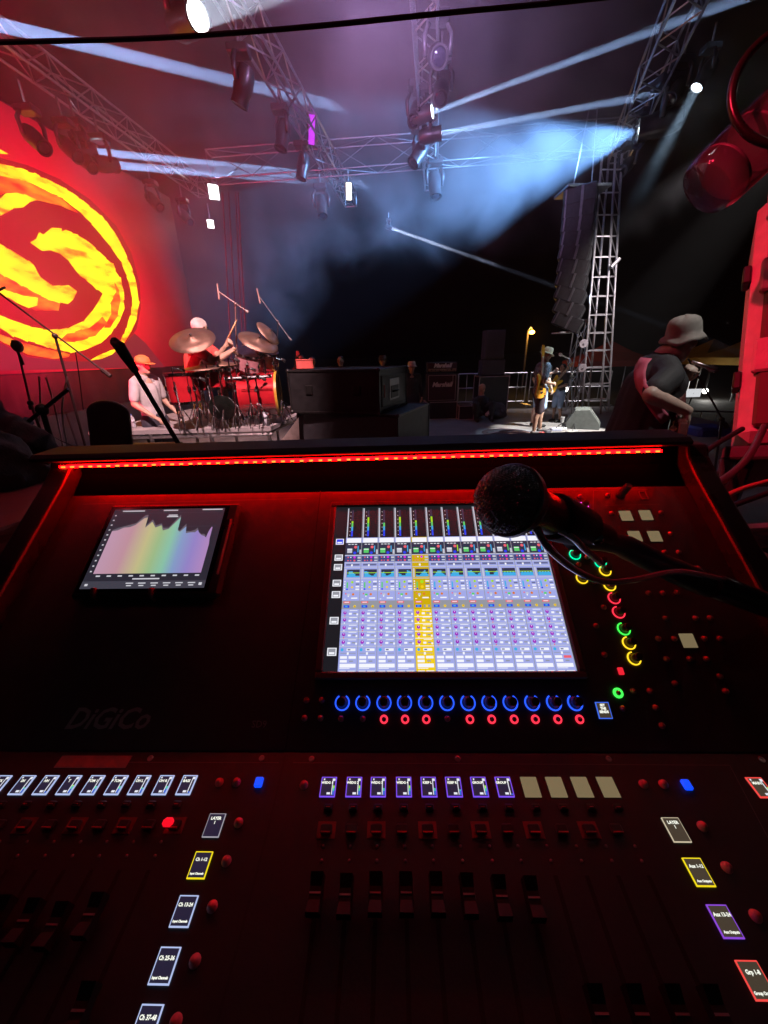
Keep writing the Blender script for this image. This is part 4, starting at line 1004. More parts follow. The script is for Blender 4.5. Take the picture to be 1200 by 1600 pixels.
# ================================================================ drum riser and kit
DZ = .80
A_, B_ = fl(137, 675, DZ), fl(423, 667, DZ)
ed = (B_ - A_); ed.z = 0; rw = ed.length; ed.normalize(); bd = V((-ed.y, ed.x, 0)) * 1.0
bd = SD.copy(); rd_ = 2.1
riser = thing('drum_riser', 'grey drum riser deck on metal legs at the left', 'stage riser', A_.lerp(B_, .5) - V((0, 0, DZ)))
deckm = mat('riser_deck', (.26, .24, .25), .7, var=.3, scale=6, bump=.3, detail=8)
def rp(u, v, z=DZ): return A_ + ed * (rw * u) + bd * v + V((0, 0, z - DZ))
for i in range(2):
    u0, u1 = i * .5 + .002, (i + 1) * .5 - .002
    k = [rp(u0, 0), rp(u1, 0), rp(u1, rd_), rp(u0, rd_)]
    MB()._add(k + [p - V((0, 0, .05)) for p in k], [(0, 1, 2, 3), (7, 6, 5, 4), (0, 4, 5, 1), (1, 5, 6, 2), (2, 6, 7, 3), (3, 7, 4, 0)]).build('deck_panel', deckm, riser)
for v in (.02, rd_ - .02): MB().tube(rp(0, v, DZ - .09), rp(1, v, DZ - .09), .022).build('side_rail', alu, riser)
for u in (.03, .5, .97): MB().tube(rp(u, .03, DZ - .09), rp(u, rd_ - .03, DZ - .09), .02).build('cross_rail', alu, riser)
for u in (.02, .33, .66, .98):
    for v in (.02, rd_ - .02): MB().tube(rp(u, v, 0.002), rp(u, v, DZ - .05), .025).build('leg', alu, riser)
MB().tube(rp(.02, .02, .3), rp(.98, .02, .34), .015).build('brace', alu, riser)
rsh = mat('drum_lacquer_red', (.35, .012, .02), .16, var=.15, scale=8, coat=.8)
blk_sh = mat('drum_lacquer_dark', (.05, .01, .012), .14, var=.1, coat=.8)
skin = mat('drum_head_white', (.6, .58, .56), .5, var=.08)
brass = mat('cymbal_bronze', (.42, .26, .2), .38, .9, var=.06, scale=20)
def drum(label, c, r, h, ax, m=rsh, head=skin, lugs=8, name='tom_drum', legs=None, hoopm=None):
    c = V(c); ax = V(ax).normalized()
    t = thing(name, label, 'drum', V((c.x, c.y, DZ)) if c.z > DZ else c)
    MB().lathe([(r, -h / 2), (r, h / 2), (r * .97, h / 2), (r * .97, -h / 2)], c, ax, 28).build('shell', m, t, smooth=True, sharp=40)
    for k in (-1, 1):
        MB().lathe([(r * 1.0, k * h / 2 - .018), (r * 1.05, k * h / 2 - .018), (r * 1.05, k * h / 2 + .012), (r * 1.0, k * h / 2 + .012)], c, ax, 28).build('hoop', (hoopm if k > 0 else rsh) if hoopm else chrome, t, smooth=True, sharp=40)
        MB().lathe([(0, k * h / 2), (r * .99, k * h / 2), (r * .99, k * h / 2 + k * .004), (0, k * h / 2 + k * .006)], c, ax, 28).build('drum_head', head if k > 0 else blk_sh, t, smooth=True, sharp=40)
    T = frame(c, ax)
    lug = None
    for i in range(lugs):
        w = 6.2832 * i / lugs
        if lug is None:
            mb = MB(); mb.box((0, 0, 0), (.03, .036, .06), .010); mb.tube((.006, 0, -h * .42), (.006, 0, h * .42), .0045, n=6)
            lug = mb.build('lug', chrome, t, False)
            mx0 = lambda w: W(t).inverted() @ T @ M.Rotation(w, 4, 'Z') @ M.Translation((r + .012, 0, 0))
            lug.matrix_basis = mx0(w)
        else: inst('lug', lug.data, t, mx0(w))
    if legs:
        for i in range(3):
            w = 6.2832 * i / 3 + .6; p = c + V((math.cos(w), math.sin(w), 0)) * (r + .025)
            MB().path([p + V((0, 0, h * .25)), V((p.x, p.y, DZ + .06)), V((p.x + math.cos(w) * .03, p.y + math.sin(w) * .03, DZ + .004))], .009, 8).build('leg', chrome, t, smooth=True)
    return t
def tripod(t, foot, h, m=chrome, sp=.28, r=.011):
    foot = V(foot)
    MB().tube(foot + V((0, 0, .06)), foot + V((0, 0, h)), r).build('upright', m, t)
    for i in range(3):
        w = 6.2832 * i / 3 + .5; d = V((math.cos(w), math.sin(w), 0))
        MB().path([foot + V((0, 0, .3)), foot + d * sp * .55 + V((0, 0, .15)), foot + d * sp + V((0, 0, .006))], r * .75, 6).build('leg', m, t, smooth=True)
def cymbal(label, c, r, nrm, foot=None, name='cymbal', m=None):
    c = V(c); nrm = V(nrm).normalized(); foot = V(foot) if foot is not None else V((c.x + .05, c.y + .1, DZ))
    t = thing(name, label, 'cymbal', foot)
    MB().lathe([(.006, .034), (.03, .03), (.05, .012), (r * .55, .004), (r, -.012), (r, -.014), (r * .55, .001), (.05, .008), (.03, .026), (.006, .031)], c, nrm, 36).build('cymbal_plate', m or brass, t, smooth=True)
    MB().lathe([(.012, .034), (.016, .05), (.008, .065), (0, .066)], c, nrm, 12).build('wing_nut', chrome, t, smooth=True)
    tilt = c - nrm * .06
    hz_ = max(.3, c.z - DZ - .25)
    tripod(t, foot, hz_)
    MB().path([foot + V((0, 0, hz_ - .02)), tilt, c + nrm * .03], .008, 8).build('boom', chrome, t, smooth=True)
    return t
def kp(x, y, D): return at(x, y, D)
bc = kp(438, 616, 5.15); br = .27
bax = V((1, .12, 0)).normalized()
drum('red bass drum with yellow front hoop on the riser', bc - bax * .24, br, .44, bax, rsh, mat('front_head', (.05, .04, .04), .3, var=.2), 10, 'bass_drum', hoopm=mat('yellow_hoop', (.4, .24, .03), .35, var=.15))
for k in (-1, 1):
    pass
drum('large dark red floor tom at the near left of kit', kp(286, 606, 4.75), .175, .32, (0, 0, 1), rsh, legs=True, lugs=8, name='floor_tom')
drum('red snare drum between the floor tom and bass drum', kp(332, 592, 4.95), .18, .2, (0, 0, 1), rsh, lugs=8, name='snare_drum', legs=True)
drum('grey kick side drum with round port low in the kit', kp(348, 637, 4.85), .14, .22, (.3, -1, .1), mat('drum_grey', (.2, .19, .2), .3, var=.1), blk_sh, 6, 'small_drum')
drum('second red tom mounted behind the snare', kp(370, 590, 5.2), .16, .26, (.1, -.1, 1), rsh, lugs=6)
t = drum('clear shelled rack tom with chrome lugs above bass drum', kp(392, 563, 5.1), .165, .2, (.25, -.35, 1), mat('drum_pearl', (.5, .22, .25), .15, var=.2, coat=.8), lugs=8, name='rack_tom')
drum('small rack tom nearest the front of the kit', kp(416, 560, 5.2), .14, .18, (.3, -.3, 1), MATS['drum_pearl'], lugs=8, name='rack_tom')
for (x, D_, l) in ((372, 5.0, 'chrome rack post left under the rack toms'), (417, 5.05, 'chrome rack post right under the rack toms'), (345, 4.8, 'chrome rack post beside the snare drum')):
    q = at(x, 600, D_); t = thing('rack_stand', l, 'drum hardware', (q.x, q.y, DZ)); tripod(t, (q.x, q.y, DZ), .78, sp=.2, r=.016)
for i, (x, y0_, D_) in enumerate(((268, 575, 4.6), (300, 590, 4.55), (322, 570, 4.7), (356, 560, 4.75), (383, 575, 4.8), (399, 590, 4.75), (431, 560, 5.0))):
    q = at(x, y0_, D_); lab = ('at the left of the floor tom', 'in front of the floor tom', 'between floor tom and snare', 'right of the snare', 'left of the bass drum', 'in front of the bass drum', 'at the right end of the kit')[i]
    t = thing('drum_microphone_stand', 'short chrome drum microphone stand ' + lab, 'microphone stand', (q.x, q.y, DZ)); tripod(t, (q.x, q.y, DZ), q.z - DZ, sp=.13, r=.009)
    e_ = q + V((.07, .12, -.03)); MB().tube(q, e_, .007).build('arm', chrome, t); MB().lathe([(0, -.02), (.018, -.015), (.02, .0), (.014, .05), (0, .055)], e_, (-.4, -.8, .4), 12).build('microphone', mat('mic_dark_metal', (.15, .15, .16), .3, .8), t, smooth=True)
    MB().box(q - V((0, 0, .12)), (.04, .04, .05), .01).build('clamp', chrome, t)
cymbal('thin crash cymbal standing high at the right of kit', kp(386, 540, 5.3), .2, (-.25, -.3, .9), fl(388, 650, DZ))
drum('third red tom squeezed in behind the snare', kp(356, 582, 5.05), .13, .18, (.1, -.3, 1), rsh, lugs=6)
q0_, q1_ = kp(350, 592, 4.85), kp(425, 588, 5.0)
t = thing('rack_bar', 'horizontal chrome rack bar across the front of kit', 'drum hardware', q0_); MB().tube(q0_, q1_, .02).build('bar', chrome, t)
for f_ in (.05, .4, .7, .95): MB().box(q0_.lerp(q1_, f_), (.05, .05, .06), .012).build('clamp', chrome, t)
cymbal('large bronze crash cymbal in front of the drummer', kp(300, 530, 4.7), .25, (.05, -.55, .82), fl(315, 657, DZ))
cymbal('tilted bronze ride cymbal at the right of kit', kp(404, 533, 5.1), .24, (.45, -.35, .9), fl(418, 655, DZ))
cymbal('small splash cymbal edge on at the far right of kit', kp(420, 520, 5.3), .17, (.75, -.2, .6), fl(430, 650, DZ))
cymbal('flat hi-hat cymbal pair low over the floor tom', kp(317, 573, 4.8), .21, (.0, -.12, 1), fl(322, 661, DZ), 'hi_hat')
cymbal('second flat cymbal close behind the hi-hat', kp(345, 567, 5.0), .2, (.05, -.1, 1), fl(350, 658, DZ), 'hi_hat')
def boom_stand(label, foot, joint, tip, tail, micd=None, m=None, r=.009, cat='microphone stand', sp=.3, micm=None, base_z=None):
    foot, joint, tip, tail = V(foot), V(joint), V(tip), V(tail); m = m or blackm
    t = thing('microphone_stand', label, cat, foot)
    MB().tube(foot + V((0, 0, .05)), joint, r * 1.1).build('upright', m, t)
    for i in range(3):
        w = 6.2832 * i / 3 + .3; d = V((math.cos(w), math.sin(w), 0))
        MB().tube(foot + V((0, 0, .22)), foot + d * sp + V((0, 0, .008)), r * .8, n=6).build('leg', m, t)
    MB().tube(tail, tip, r * .8).build('boom_arm', m, t)
    MB().ell(joint, (r * 2.4, r * 2.4, r * 2.4)).build('clutch', m, t, smooth=True)
    MB().tube(tail, tail.lerp(tip, .08), r * 2).build('counterweight', m, t)
    if micd is not None:
        d = V(micd).normalized()
        MB().lathe([(.008, -.08), (.010, 0), (.0115, .06), (.0115, .085), (.004, .09)], tip, d, 12).build('microphone', micm or mat('mic_nickel', (.6, .4, .38), .3, .6), t, smooth=True, sharp=50)
    return t
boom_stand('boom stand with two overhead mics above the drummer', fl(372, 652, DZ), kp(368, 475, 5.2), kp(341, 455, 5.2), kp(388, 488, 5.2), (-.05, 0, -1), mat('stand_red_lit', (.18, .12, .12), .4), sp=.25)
boom_stand('thin boom stand with slim overhead mic right of the drummer', fl(434, 640, DZ), kp(434, 502, 5.5), kp(404, 462, 5.5), kp(455, 532, 5.5), (.12, 0, -1), mat('stand_grey', (.12, .1, .11), .4), r=.006, sp=.25)
# hanging wires beside the drum mics
for i, (x0, x1) in enumerate(((348, 362), (357, 372), (368, 380), (372, 386))):
    t = thing('hanging_wire', ('leftmost thin wire hanging behind the overhead drum mics', 'second thin wire from the left behind the drum mics', 'third thin wire from the left behind the drum mics', 'rightmost thin wire hanging behind the overhead drum mics')[i], 'wire', at(x1, 560, 7.5), group='thin wires behind the drum mics')
    MB().path([at(x0, 300, 7.5), at((x0 + x1) / 2, 440, 7.5), at(x1, 560, 7.5)], .008, 6).build('strand', mat('wire_grey', (.2, .15, .16), .5, var=0), t)
stool = thing('drum_stool', 'round drum stool hidden behind the crash cymbal', 'stool', at(308, 640, 5.3) * 1)
sq_ = at(308, 575, 5.3); stool.location = (sq_.x, sq_.y, DZ)
MB().lathe([(.17, -.05), (.18, -.03), (.18, .0), (.15, .02), (0, .025)], (sq_.x, sq_.y, DZ + .5), n=24).build('seat', rubber, stool, smooth=True)
tripod(stool, (sq_.x, sq_.y, DZ), .46, sp=.22)
clearb = bpy.data.materials.new('bottle_clear'); clearb.use_nodes = True; b = clearb.node_tree.nodes['Principled BSDF']
b.inputs['Base Color'].default_value = (.8, .85, .95, 1); b.inputs['Roughness'].default_value = .12; b.inputs['Transmission Weight'].default_value = .6; b.inputs['IOR'].default_value = 1.2
def bottle(label, p, h=.22, r=.033, capc='cap_blue'):
    p = V(p); t = thing('water_bottle', label, 'bottle', p)
    MB().lathe([(0, .002), (r * .9, .002), (r, .012), (r, h * .3), (r * .94, h * .34), (r, h * .4), (r, h * .66), (r * .5, h * .86), (r * .4, h * .93), (0, h * .93)], p, n=20).build('body', clearb, t, smooth=True, sharp=50)
    MB().lathe([(r * 1.01, h * .38), (r * 1.015, h * .38), (r * 1.015, h * .62), (r * 1.01, h * .62)], p, n=20).build('wrapper', mat('bottle_wrapper', (.55, .6, .7), .4), t, smooth=True)
    MB().lathe([(r * .46, h * .935), (r * .46, h), (0, h)], p, n=12).build('cap', mat(capc, (.05, .12, .5), .4), t, smooth=True, sharp=40)
bottle('water bottle on the riser in front of the bass drum', fl(416, 664, DZ), .23)
bottle('water bottle at the riser edge below the cap wearing man', fl(209, 668, DZ), .17, .035)
b1 = at(166, 700, 3.0); b2 = at(181, 700, 3.0)
crate = thing('small_side_case', 'black case behind the console that two bottles stand on', 'flight case', (b1.x + .1, 3.05, 0))
zt = b1.z - .02
MB().box((b1.x + .1, 3.1, zt / 2), (.75, .4, zt - .004), .015).build('body', ply, crate); MB().box((b1.x + .1, 2.895, zt - .02), (.75, .012, .03), .003).build('edge_profile', rib, crate)
bottle('left of two small water bottles behind the console', (b1.x, 3.0, zt), .16, .034, 'cap_violet'); bottle('right of two small water bottles behind the console', (b2.x, 3.03, zt), .19, .034)
# chair with a padded back
cb0, cb1 = at(180, 700, 2.7), at(170, 640, 2.7)
chair = thing('padded_chair', 'black padded chair back leaning left behind the console', 'chair', (cb0.x, 2.7, 0))
T = frame(cb0.lerp(cb1, .5), V((.35, -1, .15)), (cb1 - cb0)); hh = (cb1 - cb0).length / 2 + .06; ww = .125
out_ = [(hh * .55 + hh * .45 * math.sin(a) if a <= math.pi else 0, ww * math.cos(a)) for a in [math.pi * i / 12 for i in range(13)]] + [(-hh * 1.2, -ww), (-hh * 1.2, ww)]
o = MB().prism([(p[0], p[1]) for p in out_], T, .06).build('backrest', mat('chair_leather', (.025, .02, .022), .4, var=.2, bump=.2), chair); bv = o.modifiers.new('Bevel', 'BEVEL'); bv.width = .018; bv.segments = 3
MB().box((cb0.x + .05, 2.85, .62), (.42, .42, .08), .03).build('seat', MATS['chair_leather'], chair)
MB().path([T @ V((-hh, 0, .03)), (cb0.x, 2.72, .75), (cb0.x + .03, 2.8, .58)], .02, 8).build('back_support', blackm, chair, smooth=True)
MB().tube((cb0.x + .05, 2.85, .06), (cb0.x + .05, 2.85, .6), .03).build('column', blackm, chair)
for i in range(5):
    w = 6.2832 * i / 5; MB().tube((cb0.x + .05, 2.85, .1), (cb0.x + .05 + .28 * math.cos(w), 2.85 + .28 * math.sin(w), .05), .02).build('foot', blackm, chair)
# stands at the left
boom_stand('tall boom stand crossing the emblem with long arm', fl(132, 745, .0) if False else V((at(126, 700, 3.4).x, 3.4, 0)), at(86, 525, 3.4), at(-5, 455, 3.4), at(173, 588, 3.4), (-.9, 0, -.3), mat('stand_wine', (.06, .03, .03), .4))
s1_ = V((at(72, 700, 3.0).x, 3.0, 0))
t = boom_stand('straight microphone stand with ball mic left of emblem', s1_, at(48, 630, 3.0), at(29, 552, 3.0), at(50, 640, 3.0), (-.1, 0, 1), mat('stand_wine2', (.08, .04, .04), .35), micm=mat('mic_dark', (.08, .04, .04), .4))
MB().ell(at(27, 541, 3.0), (.036, .036, .042)).build('grille', mat('grille_wine', (.15, .06, .06), .4, .5), t, smooth=True)
t = boom_stand('short thick boom stand leaning up right at far left', V((at(70, 700, 2.6).x, 2.6, 0)), at(66, 640, 2.6), at(107, 608, 2.6), at(40, 662, 2.6), None, black, r=.016)
t = boom_stand('thick black near boom arm crossing below the emblem', V((at(300, 760, 1.6).x, 1.6, 0)), at(288, 705, 1.6), at(192, 548, 1.6), at(296, 722, 1.6), None, blackm, r=.012)
MB().path([at(176, 533, 1.6), at(186, 540, 1.6), at(196, 556, 1.6), at(212, 580, 1.6)], [.014, .022, .02, .014], 10).build('clip', rubber, t, smooth=True)
MB().box(at(180, 535, 1.6), (.03, .03, .035), .01).build('knob', rubber, t)
for i, pts in enumerate((((105, 588), (97, 640), (104, 690), (108, 705)), ((72, 590), (84, 630), (95, 680), (100, 705)), ((61, 588), (63, 640), (58, 690)), ((118, 550), (124, 590), (130, 640)), ((75, 677), (95, 688), (125, 702)))):
    t = thing('hanging_cable', ('pale cable hanging beside the tall boom stand', 'thin pale cable left of the tall boom stand', 'short pale cable near the ball mic stand', 'dark cable hanging below the long boom arm', 'chrome coloured cable arching over the console corner')[i], 'cable', at(*pts[-1], 3.2))
    MB().path(bez([at(*p, 3.2) for p in pts], 6), .007 if i != 3 else .004, 6).build('lead', mat('cable_pale', (.5, .4, .4), .4, var=0) if i != 3 else rubber, t, smooth=True)

# ================================================================ cases in the middle
def flight_case(name, label, c, s, rz, m=ply, em=None, handle=True, rails=True):
    t = thing(name, label, 'flight case', (c[0], c[1], c[2] - s[2] / 2)); t.rotation_euler.z = rz
    em = em or rib; x, y, z = s[0] / 2, s[1] / 2, s[2] / 2; e = .022
    MB().box((0, 0, z), (s[0], s[1], s[2]), .008).build('body', m, t, False)
    if rails:
        for a in (-1, 1):
            for b_ in (-1, 1):
                MB().box((a * x, b_ * y, z), (e, e, s[2] - e), .003).build('edge_profile', em, t, False)
                MB().box((0, b_ * y, z + a * z), (s[0] - e, e, e), .003).build('edge_profile', em, t, False)
                MB().box((a * x, 0, z + b_ * z), (e, s[1] - e, e), .003).build('edge_profile', em, t, False)
                for d in (0, 1): MB().ell((a * x, b_ * y, d * s[2]), (e * 1.1, e * 1.1, e * 1.1), nu=10, nv=6).build('ball_corner', em, t, False, True)
    return t
ck = at(592, 640, 4.3)
rzc = R(33)
dark_edge = mat('dark_edge_profile', (.05, .05, .05), .35, .8, var=.2)
ctr = at(592, 612, 4.3); zt_ = at(592, 578, 4.3).z; zb_ = at(592, 647, 4.3).z
uL = V((math.cos(R(160)), math.sin(R(160)), 0)); uR = V((math.cos(R(62)), math.sin(R(62)), 0))
# long face runs left from the corner, short face runs back right
LLn, LSn = 1.12, 1.05
aL = math.atan2(-uL.y, -uL.x)
cen = V((ctr.x, ctr.y, 0)) + uL * (LLn / 2) + V((-uL.y, uL.x, 0)) * -(LSn / 2)
kc = flight_case('keyboard_flight_case', 'big black flight case with grey end panel in the middle of stage', (cen.x, cen.y, (zt_ + zb_) / 2), (LLn, LSn, zt_ - zb_), aL, mat('case_black_lam', (.012, .012, .013), .4, var=.2), dark_edge)
hz2 = zt_ - zb_; X_ = LLn / 2
MB().box((X_ + .006, 0, hz2 / 2), (.01, LSn * .86, hz2 * .72), .004).build('end_panel', mat('case_grey_panel', (.10, .10, .105), .5, var=.25, scale=25), kc, False)
d_ = MB(); d_.box((X_ + .014, -.02, hz2 * .5), (.008, LSn * .34, hz2 * .52), .003); hd = d_.build('handle_dish', steel, kc, False)
MB().box((X_ + .02, -.02, hz2 * .44), (.008, LSn * .27, hz2 * .30), .003).build('dish_recess', black, hd, False)
MB().path([(X_ + .03, -.02 - LSn * .1, hz2 * .45), (X_ + .045, -.02, hz2 * .45), (X_ + .03, -.02 + LSn * .1, hz2 * .45)], .009, 8).build('grip', rubber, hd, False, True)
MB().box((X_ + .012, -LSn * .36, hz2 * .5), (.012, .03, hz2 * .3), .003).build('red_tag', mat('tag_red', (.35, .03, .03), .5), kc, False)
for y in (-LSn / 2 - .008,):
    for x in (-.3, .3): MB().box((x, y, hz2 * .55), (.09, .014, .1), .004).build('latch', dark_edge, kc, False)
zb2 = zb_ - .015
lc = cen + uL * -.06 + V((0, 0, 0))
lower = flight_case('lower_flight_case', 'wide black case under the big flight case', (lc.x + .12, lc.y + .05, zb2 / 2), (LLn + .2, LSn + .1, zb2 - .003), aL + R(-4), mat('case_black_lower', (.02, .02, .024), .5, var=.2, bump=.1), dark_edge)
wdg = thing('side_ramp', 'pale wooden wedge leaning between riser and black case', 'ramp', (at(466, 680, 4.35).x, 4.35, 0))
wa, wb_, wc_ = at(437, 694, 4.35), at(472, 648, 4.35), at(474, 694, 4.35)
MB().prism([(wa.x, wa.z), (wc_.x, wc_.z), (wb_.x, wb_.z)], M(((1, 0, 0, 0), (0, 0, -1, 4.4), (0, 1, 0, 0), (0, 0, 0, 1))), .25).build('wedge', mat('pale_wood', (.3, .25, .23), .7, var=.2), wdg)
MB().box((wc_.x - .14, 4.28, wc_.z / 2), (.2, .22, wc_.z - .002)).build('block', ply, wdg)
ppb = at(540, 652, 4.4)

# ================================================================ amplifiers at the back
def front_box(t, nm, c, s, m, b=.01): return MB().box(c, s, b).build(nm, m, t)
ax_, ay_ = at(689, 655, 10.1).x, 10.1
amp_cl = mat('amp_grille_cloth', (.05, .012, .018), .85, var=.2, scale=200)
tolex = mat('amp_tolex', (.025, .02, .022), .6, var=.2, bump=.2)
piping = mat('amp_piping', (.5, .42, .42), .5, var=.1)
logo = mat('amp_logo', (.85, .8, .8), .4, var=0)
z1, z2, z3, z4 = at(689, 628, 10.1).z, at(689, 584, 10.1).z, at(689, 582, 10.1).z, at(689, 566, 10.1).z
fcA = flight_case('amp_base_case', 'flat case with pale edges under the guitar cabinet', (ax_, ay_ + .2, z1 / 2), (.8, .45, z1 - .01), 0, mat('case_inside', (.03, .012, .016), .6), piping)
cabt_ = thing('guitar_cabinet', 'tall guitar speaker cabinet with white script badge at the back', 'speaker cabinet', (ax_, ay_ + .2, z1))
front_box(cabt_, 'box', (ax_, ay_ + .2, (z1 + z2) / 2), (.76, .36, z2 - z1 - .01), tolex)
front_box(cabt_, 'grille', (ax_, ay_ + .015, (z1 + z2) / 2), (.68, .012, z2 - z1 - .08), amp_cl, .002)
for sx_, sz_, w_, h_ in ((0, 1, .70, .012), (0, -1, .70, .012), (1, 0, .012, z2 - z1 - .09), (-1, 0, .012, z2 - z1 - .09)):
    front_box(cabt_, 'piping', (ax_ + sx_ * .345, ay_ + .008, (z1 + z2) / 2 + sz_ * ((z2 - z1) / 2 - .04)), (w_, .012, h_), piping, .002)
LM = lambda x, y, z: W(cabt_).inverted() @ M.Translation((x, y, z)) @ M.Rotation(R(90), 4, 'X')
text('Marshall', .15, logo, cabt_, LM(ax_, ay_ + .004, (z1 + z2) / 2 + .08), 'badge_lettering', shear=.3, bold=.008, ext=.002)
MB().path([(ax_ + .12, ay_ + .0, (z1 + z2) / 2 + .12), (ax_ + .27, ay_, (z1 + z2) / 2 + .12), (ax_ + .27, ay_, (z1 + z2) / 2 + .30)], .008, 6).build('corner_mark', piping, cabt_)
hd_ = thing('guitar_amplifier', 'guitar amplifier head with white script badge on the cabinet', 'amplifier', (ax_, ay_ + .2, z3))
front_box(hd_, 'box', (ax_, ay_ + .18, (z3 + z4) / 2), (.75, .28, z4 - z3), tolex)
front_box(hd_, 'grille', (ax_, ay_ + .035, (z3 + z4) / 2 + .03), (.68, .01, (z4 - z3) * .55), amp_cl, .002)
front_box(hd_, 'control_panel', (ax_, ay_ + .033, z3 + .055), (.70, .012, .07), mat('amp_gold', (.45, .3, .2), .3, .7), .002)
for i in range(6): MB().tube((ax_ - .28 + i * .1, ay_ + .028, z3 + .055), (ax_ - .28 + i * .1, ay_ + .01, z3 + .055), .013).build('knob', black, hd_)
text('Marshall', .13, logo, hd_, W(hd_).inverted() @ M.Translation((ax_, ay_ + .024, (z3 + z4) / 2 + .04)) @ M.Rotation(R(90), 4, 'X'), 'badge_lettering', shear=.3, bold=.008, ext=.002)
flight_case('stool_case', 'small square case with pale edges right of the guitar cabinet', (at(727, 655, 10.0).x, 10.1, .17), (.38, .36, .34), 0, MATS['case_inside'], piping)
sx0 = at(765, 655, 10.6).x
wc = flight_case('backline_case', 'dark case with white top edges behind the backpack', (sx0 + .02, 10.8, .5), (.80, .5, 1.0), R(2), mat('case_dark', (.02, .016, .018), .5), mat('white_edge', (.5, .45, .45), .4))
zt1, zt2, zt3 = 1.01, at(765, 562, 10.8).z, at(765, 516, 10.8).z
for lab, z0_, z1_, w_ in (('lower wide dark speaker of the tall stack', zt1, zt2, .6), ('upper narrow dark speaker of the tall stack', zt2 + .01, zt3, .5)):
    t = thing('stacked_speaker', lab, 'speaker', (sx0, 10.8, z0_)); front_box(t, 'box', (sx0, 10.85, (z0_ + z1_) / 2), (w_, .42, z1_ - z0_ - .005), mat('speaker_paint', (.045, .03, .035), .7, var=.25, bump=.3))
    front_box(t, 'grille', (sx0, 10.63, (z0_ + z1_) / 2), (w_ * .88, .012, (z1_ - z0_) * .9), mat('speaker_grille', (.035, .022, .026), .6, var=.3, scale=150), .003)
bp0 = fl(776, 655)
lump('backpack', 'dark rounded backpack on the floor before the pale edged case', 'backpack', [(bp0 + V((0, .1, .2)), (.26, .18, .22)), (bp0 + V((-.05, .05, .12)), (.28, .2, .12)), (bp0 + V((.1, -.06, .14)), (.16, .1, .12))], mat('backpack_nylon', (.05, .035, .045), .6, var=.3, bump=.2), .02)

# ================================================================ crowd side: line array, towers
twm = mat('tower_aluminium', (.75, .72, .74), .4, .7, var=.1)
tow = thing('truss_tower', 'slim pale truss tower standing at the right beside the speaker array', 'truss tower', (at(925, 655, 10.3).x, 10.3, -.9))
rails = []
for (xb_, xt_, dy) in ((908, 941, 0), (918, 952, .42), (938, 962, 0), (950, 972, .42)):
    b0_, t0_ = at(xb_, 650, 10.3 + dy), at(xt_, 240, 10.3 + dy); e0 = b0_ + (b0_ - t0_).normalized() * 1.2; rails.append((e0, t0_))
    MB().tube(e0, t0_, .026).build('chord', twm, tow, smooth=True)
for i in range(16):
    f0 = .06 + i * .06
    for a, c in ((0, 2), (1, 3), (0, 1), (2, 3)):
        MB().tube(rails[a][0].lerp(rails[a][1], f0), rails[c][0].lerp(rails[c][1], f0), .014, n=6).build('rung', twm, tow)
    for a, c in ((1, 0), (3, 2)) if i < 15 else ():
        MB().tube(rails[a][0].lerp(rails[a][1], f0), rails[c][0].lerp(rails[c][1], f0 + .06), .012, n=6).build('brace', twm, tow)
MB().tube(at(955, 418, 10.1), at(968, 404, 10.1), .04).build('side_arm', twm, tow)
b2_ = at(889, 640, 11.2)
truss('shorter lattice mast behind the guitarist below the speaker array', (b2_.x, 11.2, -.9), (b2_.x, 11.2, at(893, 520, 11.2).z + .3), w=.3, h=.3, bay=.45, r=.02, x=(1, 0, 0), name='lattice_mast', cat='truss tower')
arr = thing('line_array', 'long curved black line array of speakers hanging at the right', 'speaker array', at(903, 305, 10.0))
boxm = mat('array_cabinet', (.03, .028, .03), .5, var=.25, bump=.1)
cabs = [(907, 313), (905, 335), (903, 357), (901, 379), (898, 400), (896, 421), (893, 442), (891, 463), (889, 484), (887, 504)]
for i, (x, y) in enumerate(cabs):
    c = at(x, y, 10.0); tl = R(-4 + i * 3.0)
    mx = M.Rotation(R(-28), 3, 'Z') @ M.Rotation(tl, 3, 'Y')
    h_ = .30
    mb = MB(); mb.box(c, (.62, .86, h_), .02, mx=mx); o = mb.build('cabinet', boxm, arr)
    MB().box(c + mx @ V((.316, 0, 0)), (.014, .80, h_ * .86), .004, mx=mx).build('grille', mat('array_grille', (.05, .05, .052), .5, .3, var=.2, scale=120), o)
    MB().box(c + mx @ V((.05, -.44, 0)), (.05, .02, h_ * .9), .004, mx=mx).build('rigging_bar', mat('rig_bright', (.16, .16, .17), .4, .6), o)
    MB().box(c + mx @ V((-.25, -.44, 0)), (.03, .02, h_ * .8), .004, mx=mx).build('rigging_bar', MATS['rig_bright'], o)
MB().box(at(909, 299, 10.0), (.9, .7, .06), .01).build('flying_frame', steel, arr)
for dx in (-.2, .2): MB().tube(at(909, 297, 10.0) + V((dx, 0, 0)), at(909, 297, 10.0) + V((dx * .4, 0, 1.3)), .012).build('chain', steel, arr)
MB().box(at(880, 520, 9.9), (.35, .5, .03), .005).build('base_plate', whitep, arr)
for lab, (x, y) in (('upper pale round disc clamped on the right tower', (912, 537)), ('lower pale round disc clamped on the right tower', (910, 575))):
    c = at(x, y, 9.9); t = thing('round_lamp', lab, 'lamp', c)
    MB().lathe([(.06, .1), (.085, .07), (.1, .0), (.09, -.01), (0, -.005)], c, (.15, 1, .1), 20).build('housing', mat('disc_grey', (.45, .4, .42), .5, var=.25), t, smooth=True, sharp=40)
    MB().lathe([(.02, -.012), (.02, -.03), (0, -.032)], c, (.15, 1, .1), 10).build('hub', steel, t, smooth=True)
    MB().box(c + V((.08, .15, 0)), (.1, .2, .05), .01).build('clamp', steel, t)
